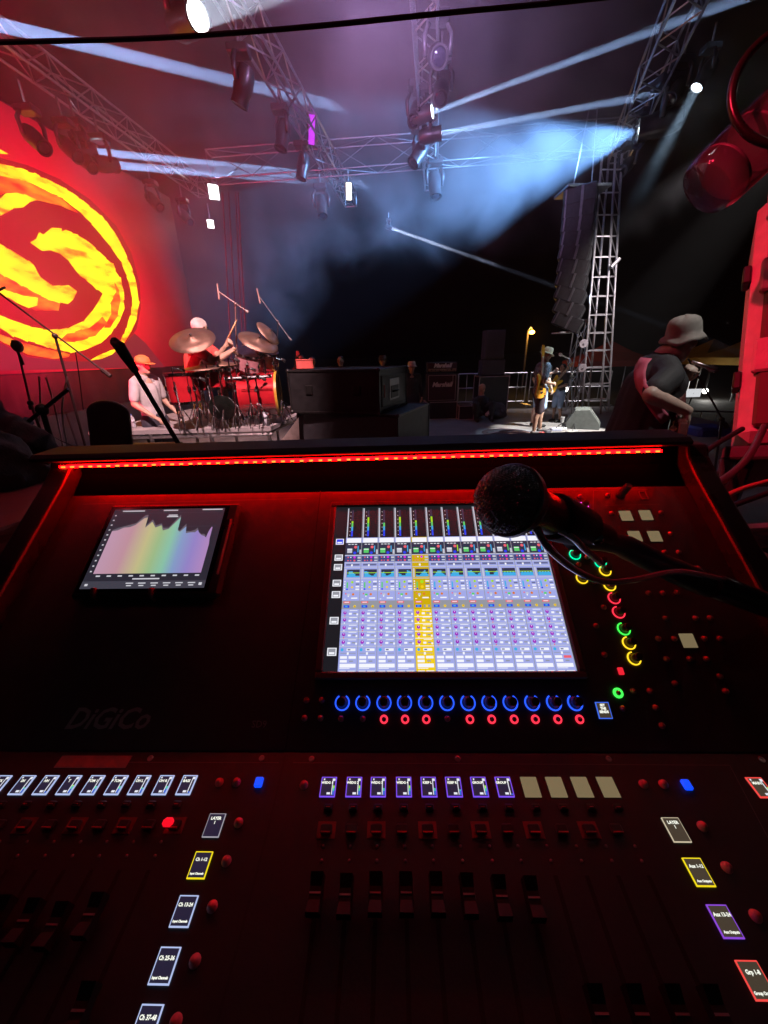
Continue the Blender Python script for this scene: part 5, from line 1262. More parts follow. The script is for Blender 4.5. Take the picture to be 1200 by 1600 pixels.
# wedge monitor
wp = fl(908, 671)
wm = thing('wedge_monitor', 'grey wedge stage monitor at the feet of the tower', 'speaker', wp + V((.1, .25, 0)))
T = M.Translation(wp + V((.12, .28, 0))) @ M.Rotation(R(-25), 4, 'Z') @ M.Rotation(R(90), 4, 'X')
o = MB().prism([(-.30, 0), (.36, 0), (.36, .12), (.12, .42), (-.16, .40), (-.32, .12)], T @ M.Translation((0, 0, -.28)), .56).build('box', mat('wedge_paint', (.09, .1, .095), .7, var=.2, bump=.3), wm)
bv = o.modifiers.new('Bevel', 'BEVEL'); bv.width = .015; bv.segments = 2
g_ = MB(); g_.m = T; g_.box((.245, .275, 0), (.018, .36, .5), .004, mx=M.Rotation(R(38.6), 3, 'Z')); g_.build('grille', mat('wedge_grille', (.12, .125, .12), .6, .2, var=.3, scale=150), wm)
# guitarist's mic stand and floor gear
gs = fl(893, 668)
t = boom_stand('straight stand with white microphone before the guitarist', gs, at(893, 585, gs.y), at(884, 560, gs.y), at(896, 590, gs.y), None, blackm, r=.012)
mp = at(876, 554, gs.y)
MB().lathe([(.0, -.045), (.03, -.035), (.036, 0), (.03, .03), (.018, .04), (.013, .2), (0, .2)], mp, (at(890, 561, gs.y) - mp), 14).build('microphone', mat('mic_white', (.8, .78, .78), .3), t, smooth=True)
for i, (x, y, w_, d_2, c) in enumerate(((868, 673, .22, .13, (.4, .42, .55)), (879, 672, .14, .1, (.5, .5, .5)), (855, 676, .14, .1, (.08, .08, .1)), (893, 677, .3, .14, (.3, .3, .3)), (845, 679, .12, .1, (.3, .05, .05)))):
    p = fl(x, y); t = thing('effect_pedal', ('pale blue effect pedal at the guitarist feet', 'light grey effect pedal left of the mic stand', 'black effect pedal close to the guitarist shoe', 'wide grey pedal at the front of the lit floor', 'small dark red pedal beside the guitarist shoe')[i], 'effect pedal', p)
    MB().box(p + V((0, 0, .03)), (w_, d_2, .055), .008, rz=R(12 * i)).build('body', mat('pedal_%d' % i, c, .4), t); MB().lathe([(.012, 0), (.012, .012), (0, .014)], p + V((0, -.02, .058)), n=10).build('switch', chrome, t)
    MB().lathe([(.01, 0), (.008, .014), (0, .015)], p + V((.03, .03, .058)), n=8).build('knob', black, t)
cp = fl(878, 661); t = thing('white_cup', 'small white cup on the lit floor left of the wedge', 'cup', cp)
MB().lathe([(.035, 0), (.05, .13), (.046, .13), (.033, .006), (0, .006)], cp, n=16).build('cup', whitep, t, smooth=True, sharp=40); MB().lathe([(.052, .128), (.052, .142), (.03, .15), (0, .15)], cp, n=16).build('lid', whitep, t, smooth=True, sharp=40)
for i, pts in enumerate((((835, 684), (860, 681), (890, 684), (930, 679), (960, 684)), ((760, 676), (790, 672), (820, 676), (832, 682)), ((880, 676), (900, 680), (925, 676)), ((905, 684), (940, 676), (955, 672)))):
    t = thing('floor_cable', ('black cable winding along the front of the lit floor', 'dark cable lying left of the guitarist feet', 'short cable between the pedals and the wedge', 'cable running right past the wedge monitor')[i], 'cable', fl(*pts[0]))
    MB().path(bez([fl(*p, .012) for p in pts], 6), .014, 6).build('lead', mat('floor_lead', (.03, .02, .02), .5, var=0), t, smooth=True)
rg_ = fl(790, 676, .006); t = thing('floor_rug', 'dark worn rug patch in the white light pool', 'rug', rg_)
MB().lathe([(0, .004), (.45, .004), (.5, .001), (.42, .0)], rg_, n=24, x=(1, 0, 0)).build('rug', mat('rug_dark', (.07, .03, .03), .9, var=.5, scale=5), t)

# ================================================================ beyond the stage
def barrier(label, a, b, h=1.05, n=9):
    a, b = V(a), V(b); t = thing('crowd_barrier', label, 'barrier', a, group=None)
    for z in (.15, .6, h): MB().tube(a + V((0, 0, z)), b + V((0, 0, z)), .022).build('rail', alu, t)
    for i in range(n):
        p = a.lerp(b, i / (n - 1)); MB().tube(p + V((0, 0, .15)), p + V((0, 0, h)), .012 if 0 < i < n - 1 else .022).build('bar', alu, t)
    for p in (a, b): MB().box(p + V((0, 0, .03)), (.08, .6, .06), .01).build('foot', alu, t)
barrier('metal crowd barrier seen between bassist and red case, nearer one', (6.1, 8.2, -1.0), (8.4, 7.2, -1.0))
barrier('metal crowd barrier behind the nearer one at the right', (7.0, 10.4, -1.0), (9.6, 9.5, -1.0))
barrier('metal crowd barrier beyond the wedge monitor', (4.9, 13.0, -.1), (7.3, 12.6, -.1))
barrier('metal crowd barrier behind the guitarist legs', (2.6, 13.3, -.1), (4.8, 13.1, -.1))
def tent(label, c, w, d, h, m, pk=.9):
    c = V(c); t = thing('market_tent', label, 'tent', c)
    for a in (-1, 1):
        for b_ in (-1, 1): MB().tube(c + V((a * w / 2, b_ * d / 2, 0)), c + V((a * w / 2, b_ * d / 2, h)), .04).build('pole', alu, t)
    k = [c + V((a * w / 2 * 1.05, b_ * d / 2 * 1.05, h)) for a, b_ in ((-1, -1), (1, -1), (1, 1), (-1, 1))]; top = c + V((0, 0, h + pk))
    mid_ = [p.lerp(top, .5) - V((0, 0, pk * .1)) for p in k]
    MB()._add(k + mid_ + [top], [(0, 1, 5, 4), (1, 2, 6, 5), (2, 3, 7, 6), (3, 0, 4, 7), (4, 5, 8), (5, 6, 8), (6, 7, 8), (7, 4, 8)]).build('canopy', m, t)
    dn = [p - V((0, 0, .35)) for p in k]
    MB()._add(k + dn, [(i, (i + 1) % 4, 4 + (i + 1) % 4, 4 + i) for i in range(4)]).build('valance', m, t)
    return t
ty = mat('tent_ochre', (.4, .24, .05), .8, var=.1, scale=2)
p1, p2 = at(1085, 640, 24), at(1133, 640, 21)
t1 = tent('ochre market tent left of the two beyond the barriers', (p1.x, 24, -1), 3.0, 3.0, 2.0, ty, 1.0)
t2 = tent('ochre market tent right of the two next to the red case', (p2.x + .4, 21, -1), 3.2, 3.0, 2.05, ty, 1.0)
p3 = at(935, 640, 27); tent('dim red market tent behind the truss tower', (p3.x, 27, -1), 4.4, 3.0, 1.9, mat('tent_red', (.3, .03, .02), .8), 1.2)
for lab, x, y, D_, e_, c_2 in (('round white lamp glowing under the right ochre tent', 1102, 611, 20.5, 60, (1, .97, .9)), ('round white work lamp glowing behind the mic stand', 883, 608, 18, 8, (1, .98, .95))):
    c = at(x, y, D_); t = thing('hanging_lamp', lab, 'lamp', c); MB().ell(c, (.13, .13, .13)).build('globe', emi('globe_white', (1, .97, .9), 9), t, smooth=True); MB().tube(c + V((0, 0, .13)), c + V((0, 0, .75)), .015).build('cord', black, t)
    l = bpy.data.lights.new('lamp_light', 'POINT'); l.energy = e_; l.color = c_2; l.shadow_soft_size = .15; o = bpy.data.objects.new('lamp_light', l); col.objects.link(o); o.parent = t; o.location = (0, -.2, 0)
c = at(1083, 614, 19); t = thing('white_sign', 'small white lit panel under the left ochre tent', 'sign', (c.x, 19, -1)); MB().box(c, (.75, .05, .38), .01).build('panel', emi('sign_white', (.8, .82, .85), .8), t); MB().tube((c.x, 19.05, -1), c, .03).build('post', black, t)
bx_ = at(1112, 690, 7.2); t = thing('blue_crate', 'dark blue tarp covered crate beside the barriers', 'crate', (bx_.x, 7.4, -1)); MB().box((bx_.x, 7.4, (-1 + at(1112, 668, 7.2).z) / 2), (.62, .5, at(1112, 668, 7.2).z + 1), .05).build('tarp', mat('tarp_blue', (.02, .03, .22), .5, var=.3, scale=8, bump=.3), t)
lp = at(831, 519, 26); t = thing('street_lamp', 'orange street lamp glowing left of the speaker array', 'street lamp', (lp.x - .1, 26, -1))
MB().tube((lp.x - .25, 26, -1), (lp.x - .25, 26, lp.z + .1), .07).build('pole', mat('lamp_pole', (.12, .1, .07), .6), t); MB().path([(lp.x - .25, 26, lp.z + .1), (lp.x - .1, 26, lp.z + .3), (lp.x, 26, lp.z + .2)], .04, 8).build('arm', steel, t, smooth=True)
MB().ell((lp.x, 26, lp.z), (.17, .17, .12)).build('globe', emi('sodium', (1, .42, .05), 30), t, smooth=True)
l = bpy.data.lights.new('lamp_light', 'POINT'); l.energy = 110; l.color = (1, .5, .1); l.shadow_soft_size = .2; o = bpy.data.objects.new('lamp_light', l); col.objects.link(o); o.parent = t; o.matrix_basis = W(t).inverted() @ M.Translation((lp.x, 25.6, lp.z - .1))
# ================================================================ more lamps on the rig, unlit or small
def small(label, x, y, aim, D=None, z=None, s=1., lens=None): 
    p = at(x, y, D); moving_head(label, p, aim, lens, s)
small('dark moving head highest on the middle truss', 685, 20, (1, 3, 3), 7.6, s=1.05)
small('dark moving head below the highest on the middle truss', 690, 90, (.5, 5, 2), 8.6, s=1.0)
small('dark moving head in the middle of the middle truss', 651, 128, (-1, 6, 1), 9.6, s=1.05)
small('dark moving head low on the middle truss facing left', 655, 195, (-3, 8, 0), 10.2, s=1.1)
small('dark moving head at the end of the middle truss', 680, 248, (2, 10, 0), 11.5, s=1.2)
small('large dark lamp below the near end of second truss', 372, 72, (-4, 8, 1), 7.4, s=1.0)
small('dark lamp halfway down the second truss', 437, 165, (-3, 8, 0), 9.2, s=1.0)
small('dark lamp near the far end of the second truss', 470, 222, (-3, 10, 0), 10.5, s=1.0)
small('small dark lamp at the end of the second truss', 500, 288, (-1, 10, 0), 12.0, s=1.1)
for x, y, D_, l in ((40, 165, 7.4, 'red lit lamp nearest us under the left truss'), (97, 186, 8.2, 'second red lit lamp under the left truss'), (122, 208, 8.8, 'small red lit lamp just above the two beam lamps'), (234, 282, 10.6, 'red lit lamp right of the two beam lamps'), (284, 310, 11.6, 'last red lit lamp before the white strobes')):
    small(l, x, y, (0, D_ - 2, 0), D_, s=.9)
for x, y, D_, l in ((1012, 170, 10.0, 'grey ring shaped lamp left of the blue one'), (1068, 90, 8.8, 'dark lamp above the blue round lamp'), (985, 222, 10.8, 'small lamp at the bottom of the right truss')):
    small(l, x, y, (0, 6, 0), D_, s=1.0)
def panel_lamp(label, x, y, D, w, h, aim, m, name='strobe_lamp'):
    c = at(x, y, D); t = thing(name, label, 'stage lamp', c); T = frame(c, V(aim) - c)
    mb = MB(); mb.m = T; mb.box((0, 0, -.05), (h + .04, w + .04, .09), .01); mb.build('housing', lampb, t)
    mb = MB(); mb.m = T; mb.box((0, 0, .004), (h, w, .01), .002); mb.build('face', m, t)
    MB().tube(c, c + V((0, 0, .45)), .02).build('bracket', steel, t)
wht = emi('strobe_white', (1, .97, .95), 7)
panel_lamp('white square strobe at the end of the left truss', 334, 300, 12.5, .25, .31, (0, 2, 1.5), wht)
panel_lamp('small white lamp below the square strobe', 329, 350, 12.5, .16, .18, (0, 2, 1.5), wht)
panel_lamp('upright white lamp at the end of the second truss', 545, 299, 12.2, .13, .34, (1, 1, 1.5), emi('strobe_warm', (1, .88, .65), 6))
panel_lamp('violet lit panel on the far side of second truss', 487, 203, 10.4, .13, .45, (2, 3, 2), emi('violet_panel', (.5, .03, .75), 1.6))
# ================================================================ people
skinm = mat('skin_tone', (.45, .27, .2), .55, var=.08, scale=30)
skin2 = mat('skin_tone_brown', (.30, .17, .12), .55, var=.08, scale=30)
def limb(mb, *pr):
    pr = [(V(p), r) for p, r in pr]
    for (a, ra), (b, rb_) in zip(pr, pr[1:]): mb.path([a, a.lerp(b, .5), b], [ra, (ra + rb_) / 2 * 1.04, rb_], 12)
    for p, r in pr: mb.ell(p, (r, r, r), nu=12, nv=8)
def hand(mb, w, d, n, s=1., curl=.6):
    """wrist, pointing direction, palm normal (fingers curl towards it)"""
    w, d, n = V(w), V(d).normalized(), V(n); n = (n - d * n.dot(d)).normalized(); sd = d.cross(n)
    rot = M((sd, d, n)).transposed()
    mb.ell(w + d * .045 * s, (.04 * s, .052 * s, .018 * s), rot, 12, 8)
    for i, L_ in enumerate((.072, .082, .076, .06)):
        k = w + d * .085 * s + sd * (.03 - .02 * i) * s
        a = k + (d * math.cos(curl) + n * math.sin(curl)) * L_ * .5 * s
        b_ = a + (d * math.cos(curl * 2.4) + n * math.sin(curl * 2.4)) * L_ * .5 * s
        limb(mb, (k, .0105 * s), (a, .010 * s), (b_, .008 * s))
    k = w + d * .03 * s + sd * .035 * s
    limb(mb, (k, .012 * s), (k + (d * .7 + sd * .5 + n * .4) * .04 * s, .011 * s), (k + (d * 1.1 + sd * .35 + n * .8) * .06 * s, .009 * s))
def head(mb, c, fwd, upv, s=1.):
    f_, u_ = V(fwd).normalized(), V(upv); u_ = (u_ - f_ * u_.dot(f_)).normalized(); r_ = f_.cross(u_); rot = M((r_, f_, u_)).transposed(); c = V(c)
    mb.ell(c + u_ * .02 * s, (.076 * s, .095 * s, .10 * s), rot); mb.ell(c - u_ * .045 * s + f_ * .018 * s, (.058 * s, .072 * s, .075 * s), rot)
    limb(mb, (c + f_ * .092 * s + u_ * .012 * s, .011 * s), (c + f_ * .108 * s - u_ * .022 * s, .015 * s))
    mb.ell(c + f_ * .075 * s - u_ * .085 * s, (.03 * s, .025 * s, .022 * s), rot)
    mb.ell(c + f_ * .086 * s - u_ * .055 * s, (.024 * s, .012 * s, .01 * s), rot)
    for k in (-1, 1): mb.ell(c + r_ * k * .078 * s - f_ * .005 * s - u_ * .005 * s, (.012 * s, .022 * s, .032 * s), rot)
    return f_, u_, r_
def face_bits(c, fur, s, parent):
    f_, u_, r_ = fur; mb = MB(); c = V(c)
    for k in (-1, 1): mb.ell(c + r_ * k * .032 * s + f_ * .085 * s + u_ * .012 * s, (.012 * s, .008 * s, .007 * s), M((r_, f_, u_)).transposed(), 8, 6)
    mb.build('eyes', mat('eye_dark', (.03, .02, .02), .2, var=0), parent, smooth=True)
    mb = MB()
    for k in (-1, 1): mb.ell(c + r_ * k * .032 * s + f_ * .086 * s + u_ * .032 * s, (.018 * s, .008 * s, .005 * s), M((r_, f_, u_)).transposed(), 8, 6)
    mb.build('brows', mat('hair_dark', (.02, .015, .012), .6, var=.2), parent, smooth=True)
    mb = MB(); mb.ell(c + f_ * .094 * s - u_ * .056 * s, (.02 * s, .005 * s, .004 * s), M((r_, f_, u_)).transposed(), 8, 6); mb.build('mouth', mat('lip', (.25, .08, .07), .5, var=0), parent, smooth=True)
def fig(label, foot):
    return thing('person', label, 'person', foot)
def skinpart(mb, m, t, vox=.011, nm='body', sm_=3):
    o = mb.build(nm, m, t); fuse(o, vox, sm_); return o
def brimhat(t, c, fur, s, m, brim=.15, h=.1, tilt=0., nm='hat', crown=.092, droop=.02):
    f_, u_, r_ = fur; c = V(c) + u_ * .055 * s
    o = MB().lathe([(crown * 1.06 * s, -.01 * s), (crown * 1.02 * s, h * .6 * s), (crown * .82 * s, h * s), (crown * .4 * s, h * 1.0 * s), (0, h * .93 * s)], c, u_, 24, x=f_).build(nm, m, t, smooth=True, sharp=60)
    MB().lathe([(crown * .98 * s, .004 * s), (brim * .8 * s, -.004 * s), (brim * s, -droop * s), (brim * s, -droop * s - .006 * s), (brim * .8 * s, -.011 * s), (crown * .98 * s, -.006 * s)], c, u_, 28, x=f_).build('brim', m, o, smooth=True)
    return o
def J(foot, hd, s):
    f_ = V((math.cos(hd), math.sin(hd), 0)); r_ = V((math.sin(hd), -math.cos(hd), 0)); foot = V(foot)
    return lambda x, y, z: foot + (r_ * x + f_ * y + V((0, 0, z))) * s
def torso(mb, P, k=1., top=1.43, low=.92, lean=0.):
    limb(mb, (P(0, -.01, low), .125 * k), (P(0, 0 + lean * .4, 1.1), .118 * k), (P(0, lean, 1.3), .125 * k))
    for x in (-1, 1):
        limb(mb, (P(x * .07, 0, low), .10 * k), (P(x * .06, lean * .4, 1.1), .095 * k), (P(x * .09, lean, 1.3), .095 * k), (P(x * .16, lean, top - .02), .062 * k))
    limb(mb, (P(-.15, lean, top), .062 * k), (P(0, lean - .01, top + .01), .07 * k), (P(.15, lean, top), .062 * k))
def standing(label, foot, hd, s=1., shirt=None, pants=None, short=True, arms=None, headdir=None, skin_=None, hatf=None, feet=None, lean=0., hair=None, sleeve=True, shoe=None, sole=0., legs=None, vox=.012):
    """arms: per side (elbow, wrist, finger direction, palm normal) in the person's own frame"""
    P = J(foot, hd, s); t = fig(label, foot); skin_ = skin_ or skinm
    f_ = V((math.cos(hd), math.sin(hd), 0)); r_ = V((math.sin(hd), -math.cos(hd), 0)); loc = lambda v: r_ * v[0] + f_ * v[1] + V((0, 0, v[2]))
    mb = MB(); hc_ = P(0, lean + .03, 1.615); hdir = loc(headdir) if headdir else f_
    fur = head(mb, hc_, hdir, V((0, 0, 1)) + f_ * .2, s)
    limb(mb, (P(0, lean - .01, 1.43), .06 * s), (P(0, lean + .01, 1.55), .052 * s))
    limb(mb, (P(0, 0, .95), .1 * s), (P(0, lean, 1.38), .09 * s))
    lg = legs or [((-.1, 0, .9), (-.12, .03, .5), (-.13, -.02, .08)), ((.1, 0, .9), (.13, .03, .5), (.14, -.02, .08))]
    for h_, k_, a_ in lg:
        limb(mb, (P(*h_), .088 * s), (P(*k_), .056 * s), (P(k_[0] * .5 + a_[0] * .5, k_[1] * .5 + a_[1] * .5 - .02, (k_[2] + a_[2]) / 2 + .06), .055 * s), (P(*a_), .036 * s))
        limb(mb, (P(a_[0], a_[1] - .02, .05), .036 * s), (P(a_[0], a_[1] + .13, .035), .03 * s))
    arms = arms or [((-.25, -.03, 1.14), (-.25, .1, .9), (0, .3, -1), (1, 0, 0)), ((.25, -.03, 1.14), (.25, .1, .9), (0, .3, -1), (-1, 0, 0))]
    for k, (el, wr, fd, nn) in zip((-1, 1), arms):
        sh = (k * .185, lean, 1.41)
        limb(mb, (P(*sh), .05 * s), (P(*el), .041 * s), (P(*wr), .027 * s)); hand(mb, P(*wr), loc(fd), loc(nn), s)
    skinpart(mb, skin_, t, vox)
    face_bits(hc_, fur, s, t)
    mb = MB(); torso(mb, P, s, lean=lean)
    for k, (el, wr, fd, nn) in zip((-1, 1), arms):
        sh = V((k * .185, lean, 1.41)); e_2 = sh.lerp(V(el), .75 if sleeve else .4); limb(mb, (P(*sh), .064 * s), (P(*e_2), .060 * s))
        if sleeve == 'long': limb(mb, (P(*el), .055 * s), (P(*V(el).lerp(V(wr), .9)), .040 * s)); limb(mb, (P(*e_2), .06 * s), (P(*el), .055 * s))
    skinpart(mb, shirt, t, vox, 'shirt')
    mb = MB()
    limb(mb, (P(0, 0, .98), .125 * s), (P(0, 0, .88), .12 * s))
    for h_, k_, a_ in lg:
        e_2 = V(h_).lerp(V(k_), 1.0 if short else 1.0)
        limb(mb, (P(*h_), .108 * s), (P(*e_2), .082 * s))
        if not short: limb(mb, (P(*k_), .082 * s), (P(a_[0], a_[1], a_[2] + .02), .062 * s))
    skinpart(mb, pants, t, vox, 'shorts' if short else 'trousers')
    for h_, k_, a_ in lg:
        mb = MB(); limb(mb, (P(a_[0], a_[1] - .03, .05), .046 * s), (P(a_[0], a_[1] + .08, .042), .042 * s), (P(a_[0], a_[1] + .15, .036), .036 * s)); skinpart(mb, shoe or rubber, t, vox, 'shoe')
    if hatf: hatf(t, hc_, fur, s)
    elif hair:
        mb = MB(); rot = M((fur[2], fur[0], fur[1])).transposed(); mb.ell(V(hc_) + fur[1] * .045 * s - fur[0] * .022 * s, (.084 * s, .09 * s, .088 * s), rot); skinpart(mb, hair, t, vox, 'hair')
    return t, P, loc, hc_, fur
cotton_b = mat('cotton_black', (.022, .022, .024), .8, var=.3, scale=20, bump=.2)
# ---- tech with orange cap behind the riser
tf_ = at(217, 556, 5.2); tfoot = V((tf_.x, 5.2, 0))
capo = mat('cap_orange', (.75, .2, .06), .7)
def cap(t, c, fur, s):
    f_, u_, r_ = fur; c = V(c)
    o = MB().lathe([(.094 * s, .02 * s), (.094 * s, .05 * s), (.078 * s, .1 * s), (.04 * s, .122 * s), (0, .126 * s)], c, u_, 22, x=f_).build('cap', capo, t, smooth=True)
    MB().prism([(.06, -.075), (.13, -.07), (.165, -.035), (.172, 0), (.165, .035), (.13, .07), (.06, .075)], frame(c + u_ * .028 * s, u_, f_), .01).build('peak', capo, o)
tz = at(216, 552, 5.2).z / 1.76
standing('stage hand in grey T-shirt and orange cap standing behind the riser', tfoot, R(-12), tz, mat('tshirt_grey', (.45, .42, .43), .8, var=.1), mat('jeans_dark', (.03, .03, .045), .8), False,
         [((-.26, .0, 1.14), (-.2, .2, .98), (.3, 1, -.3), (0, 0, -1)), ((.26, -.02, 1.14), (.22, .2, .97), (0, 1, -.4), (0, 0, -1))], hatf=cap, headdir=(.15, 1, -.12))
# ---- drummer
dr = V((sq_.x, sq_.y, DZ)); hd = math.atan2(SN.y, SN.x); s = 1.0
t = fig('drummer in red and white shirt raising a stick behind the cymbals', (sq_.x, sq_.y, DZ))
P = J((sq_.x, sq_.y, DZ), hd, 1.0); f_ = V((math.cos(hd), math.sin(hd), 0)); r_ = V((math.sin(hd), -math.cos(hd), 0)); loc = lambda v: r_ * v[0] + f_ * v[1] + V((0, 0, v[2]))
hc_ = at(312, 514, 5.3); mb = MB(); fur = head(mb, hc_, loc((.1, 1, -.2)), (0, 0, 1))
nk = hc_ - V((0, 0, .17)) - f_ * .04
limb(mb, (nk, .058), (hc_ - V((0, 0, .06)), .052)); limb(mb, (P(0, 0, .6), .12), (nk - V((0, 0, .12)), .11))
shr, shl = nk + r_ * .18 - V((0, 0, .04)), nk - r_ * .18 - V((0, 0, .04))
wr1 = at(346, 540, 5.05); el1 = at(330, 556, 5.0); wr2 = at(366, 546, 5.15); el2 = at(336, 565, 4.95)
limb(mb, (shl, .05), (el1 + V((0, .25, .0)), .042), (wr1 + V((0, .15, 0)), .028)); hand(mb, wr1 + V((0, .15, 0)), loc((0, .6, .5)), loc((1, .3, 0)), 1, 1.0)
limb(mb, (shr, .05), (el2, .042), (wr2, .028)); hand(mb, wr2, loc((0, 1, 0)), loc((0, 0, -1)), 1, .9)
for k in (-1, 1): limb(mb, (P(k * .1, 0, .55), .09), (P(k * .22, .42, .56), .06), (P(k * .2, .45, .1), .04)); limb(mb, (P(k * .2, .43, .06), .036), (P(k * .2, .6, .04), .03))
skinpart(mb, skinm, t); face_bits(hc_, fur, 1, t)
mb = MB(); limb(mb, (P(0, 0, .62), .15), (P(0, .0, .8), .14), (nk - V((0, 0, .14)), .125))
limb(mb, (shl, .068), (nk - V((0, 0, .05)), .075), (shr, .068)); limb(mb, (shl, .066), (shl.lerp(el1 + V((0, .25, 0)), .7), .062)); limb(mb, (shr, .066), (shr.lerp(el2, .7), .062))
for k in (-1, 1): limb(mb, (P(k * .07, 0, .62), .11), (nk + r_ * k * .1 - V((0, 0, .14)), .09))
skinpart(mb, mat('shirt_red', (.55, .06, .05), .8), t, .012, 'shirt')
mb = MB(); cc_ = nk - V((0, 0, .24)) + r_ * .085 + f_ * .03; mb.ell(cc_, (.1, .08, .1)); skinpart(mb, mat('vest_white', (.75, .68, .66), .8), t, .012, 'vest')
mb = MB()
for k in (-1, 1): limb(mb, (P(k * .08, 0, .57), .12), (P(k * .22, .42, .57), .08))
skinpart(mb, cotton_b, t, .012, 'shorts')
mb = MB(); rot = M((fur[2], fur[0], fur[1])).transposed(); mb.ell(hc_ + fur[1] * .04 - fur[0] * .01, (.088, .102, .09), rot); skinpart(mb, mat('beanie_pale', (.6, .5, .48), .85), t, .012, 'beanie')
stk = thing('drum_stick', 'wooden drum stick raised high in the drummer left hand', 'drum stick', wr1); a_, b_ = at(350, 541, 5.2), at(370, 500, 5.2)
MB().path([a_, a_.lerp(b_, .8), b_], [.011, .011, .006], 8).build('stick', mat('hickory', (.55, .3, .15), .5), stk, smooth=True)
stk = thing('drum_stick', 'wooden drum stick low over the rack toms', 'drum stick', wr2); a_, b_ = at(366, 545, 5.1), at(392, 556, 5.05)
MB().path([a_, a_.lerp(b_, .8), b_], [.009, .009, .005], 8).build('stick', MATS['hickory'], stk, smooth=True)
# ---- guitars
def guitar(label, neck_end, body_c, face, m, s=1., name='electric_guitar', board=None, pick=None):
    neck_end, body_c = V(neck_end), V(body_c); d = (neck_end - body_c).normalized(); T = frame(body_c, face, d)   # local x along neck, z out of the face
    t = thing(name, label, 'guitar', body_c)
    ol = [(.19, .035), (.24, .09), (.21, .125), (.13, .115), (.04, .10), (-.06, .13), (-.16, .165), (-.24, .12), (-.25, 0), (-.23, -.12), (-.15, -.16), (-.05, -.125), (.04, -.10), (.12, -.125), (.19, -.14), (.21, -.10), (.16, -.05), (.15, 0)]
    o = MB().prism([(x * s, y * s) for x, y in ol], T @ M.Translation((0, 0, -.022 * s)), .044 * s).build('body', m, t); bv = o.modifiers.new('Bevel', 'BEVEL'); bv.width = .01 * s; bv.segments = 3
    L_ = (neck_end - body_c).length
    mb = MB(); mb.m = T; mb.box((L_ / 2 + .04 * s, 0, .014 * s), (L_ - .12 * s, .052 * s, .026 * s), .008); mb.build('neck', board or mat('maple_neck', (.6, .42, .26), .35), t)
    mb = MB(); mb.m = T; mb.prism([(L_ - .02, -.03 * s), (L_ + .05 * s, -.045 * s), (L_ + .19 * s, -.03 * s), (L_ + .2 * s, .02 * s), (L_ + .04 * s, .04 * s), (L_ - .02, .03 * s)], M.Identity(4), .018 * s); mb.build('headstock', MATS.get('maple_neck') or m, t)
    for i in range(5):
        mb = MB(); mb.m = T; mb.lathe([(.006, 0), (.009, .012), (.005, .03), (0, .032)], (L_ + (.03 + .033 * i) * s, .035 * s, .009), (0, 1, 0), 8); mb.build('tuning_peg', chrome, t, smooth=True)
    mb = MB(); mb.m = T; mb.box((-.13 * s, 0, .028 * s), (.03 * s, .08 * s, .014 * s), .003); mb.build('bridge', chrome, t)
    for x in (-.06, .03): mb = MB(); mb.m = T; mb.box((x * s, 0, .025 * s), (.035 * s, .09 * s, .012 * s), .003); mb.build('pickup', black, t)
    for i in range(2): mb = MB(); mb.m = T; mb.lathe([(.013, 0), (.012, .016), (0, .018)], ((-.15 - .05 * i) * s, -.1 * s, .022 * s), (0, 0, 1), 10); mb.build('knob', chrome, t, smooth=True)
    for i in range(4): mb = MB(); mb.m = T; y = (-.018 + .012 * i) * s; mb.tube((-.13 * s, y, .034 * s), (L_ + .02, y * .8, .032 * s), .0012, n=4); mb.build('string', steel, t)
    return t
# ---- guitarist in the white light
gfoot = fl(834, 677); gs_ = (at(846, 541, gfoot.y).z) / 1.80
hatc = mat('straw_hat', (.42, .33, .2), .8, var=.2, scale=60)
def hat1(t, c, fur, s): brimhat(t, c, fur, s, hatc, .155, .11, droop=.015)
pat = mat('shirt_pattern', (.16, .18, .21), .8, var=.9, scale=45, detail=2)
standing('guitarist in straw hat and patterned shirt standing in the white light', gfoot, R(8), gs_, pat, mat('shorts_dark', (.035, .02, .03), .8), True,
         [((-.28, .05, 1.2), (-.12, .34, 1.26), (.3, .5, .6), (.5, -1, 0)), ((.27, -.08, 1.12), (.16, .22, 1.06), (-.5, .8, -.2), (-.3, -1, 0))], hatf=hat1, headdir=(0, 1, -.35), lean=.03, shoe=mat('shoe_dark', (.04, .03, .03), .6), skin_=skin2,
         legs=[((-.1, 0, .9), (-.1, .16, .5), (-.08, .18, .08)), ((.1, 0, .9), (.13, -.02, .5), (.16, -.1, .08))])
gB = at(845, 603, gfoot.y - .22); gN = at(858, 556, gfoot.y - .30)
guitar('amber electric guitar held by the guitarist in the straw hat', gN, gB, (.5, -.85, .1), mat('amber_lacquer', (.62, .26, .03), .25, var=.15, coat=.6), .95, board=mat('maple_pale', (.7, .55, .38), .35))
# player behind him
pf = fl(868, 659); ps = (at(866, 570, pf.y).z) / 1.72
standing('player in black with a pass on the chest standing behind the guitarist', pf, R(-160), ps, cotton_b, mat('shorts_blue', (.25, .36, .55), .8), True, [((-.26, .05, 1.15), (-.1, .26, 1.05), (.6, .6, 0), (0, -1, 0)), ((.3, .1, 1.2), (.38, .32, 1.25), (.2, .5, .5), (0, -1, 0))], skin_=skin2, hair=mat('hair_black', (.012, .01, .01), .6))
guitar('yellow electric guitar half hidden behind the mic stand', at(888, 577, pf.y - .5), at(866, 600, pf.y - .35), (-.2, -1, .1), mat('yellow_lacquer', (.65, .36, .02), .3, coat=.5), .8)
t = thing('stage_pass', 'white pass card hanging on the dark player behind', 'badge', at(858, 602, pf.y - .3)); MB().box(at(858, 602, pf.y - .34), (.09, .01, .12), .003).build('card', whitep, t); MB().path([at(857, 597, pf.y - .34), at(862, 585, pf.y - .3)], .005, 6).build('lanyard', rubber, t)
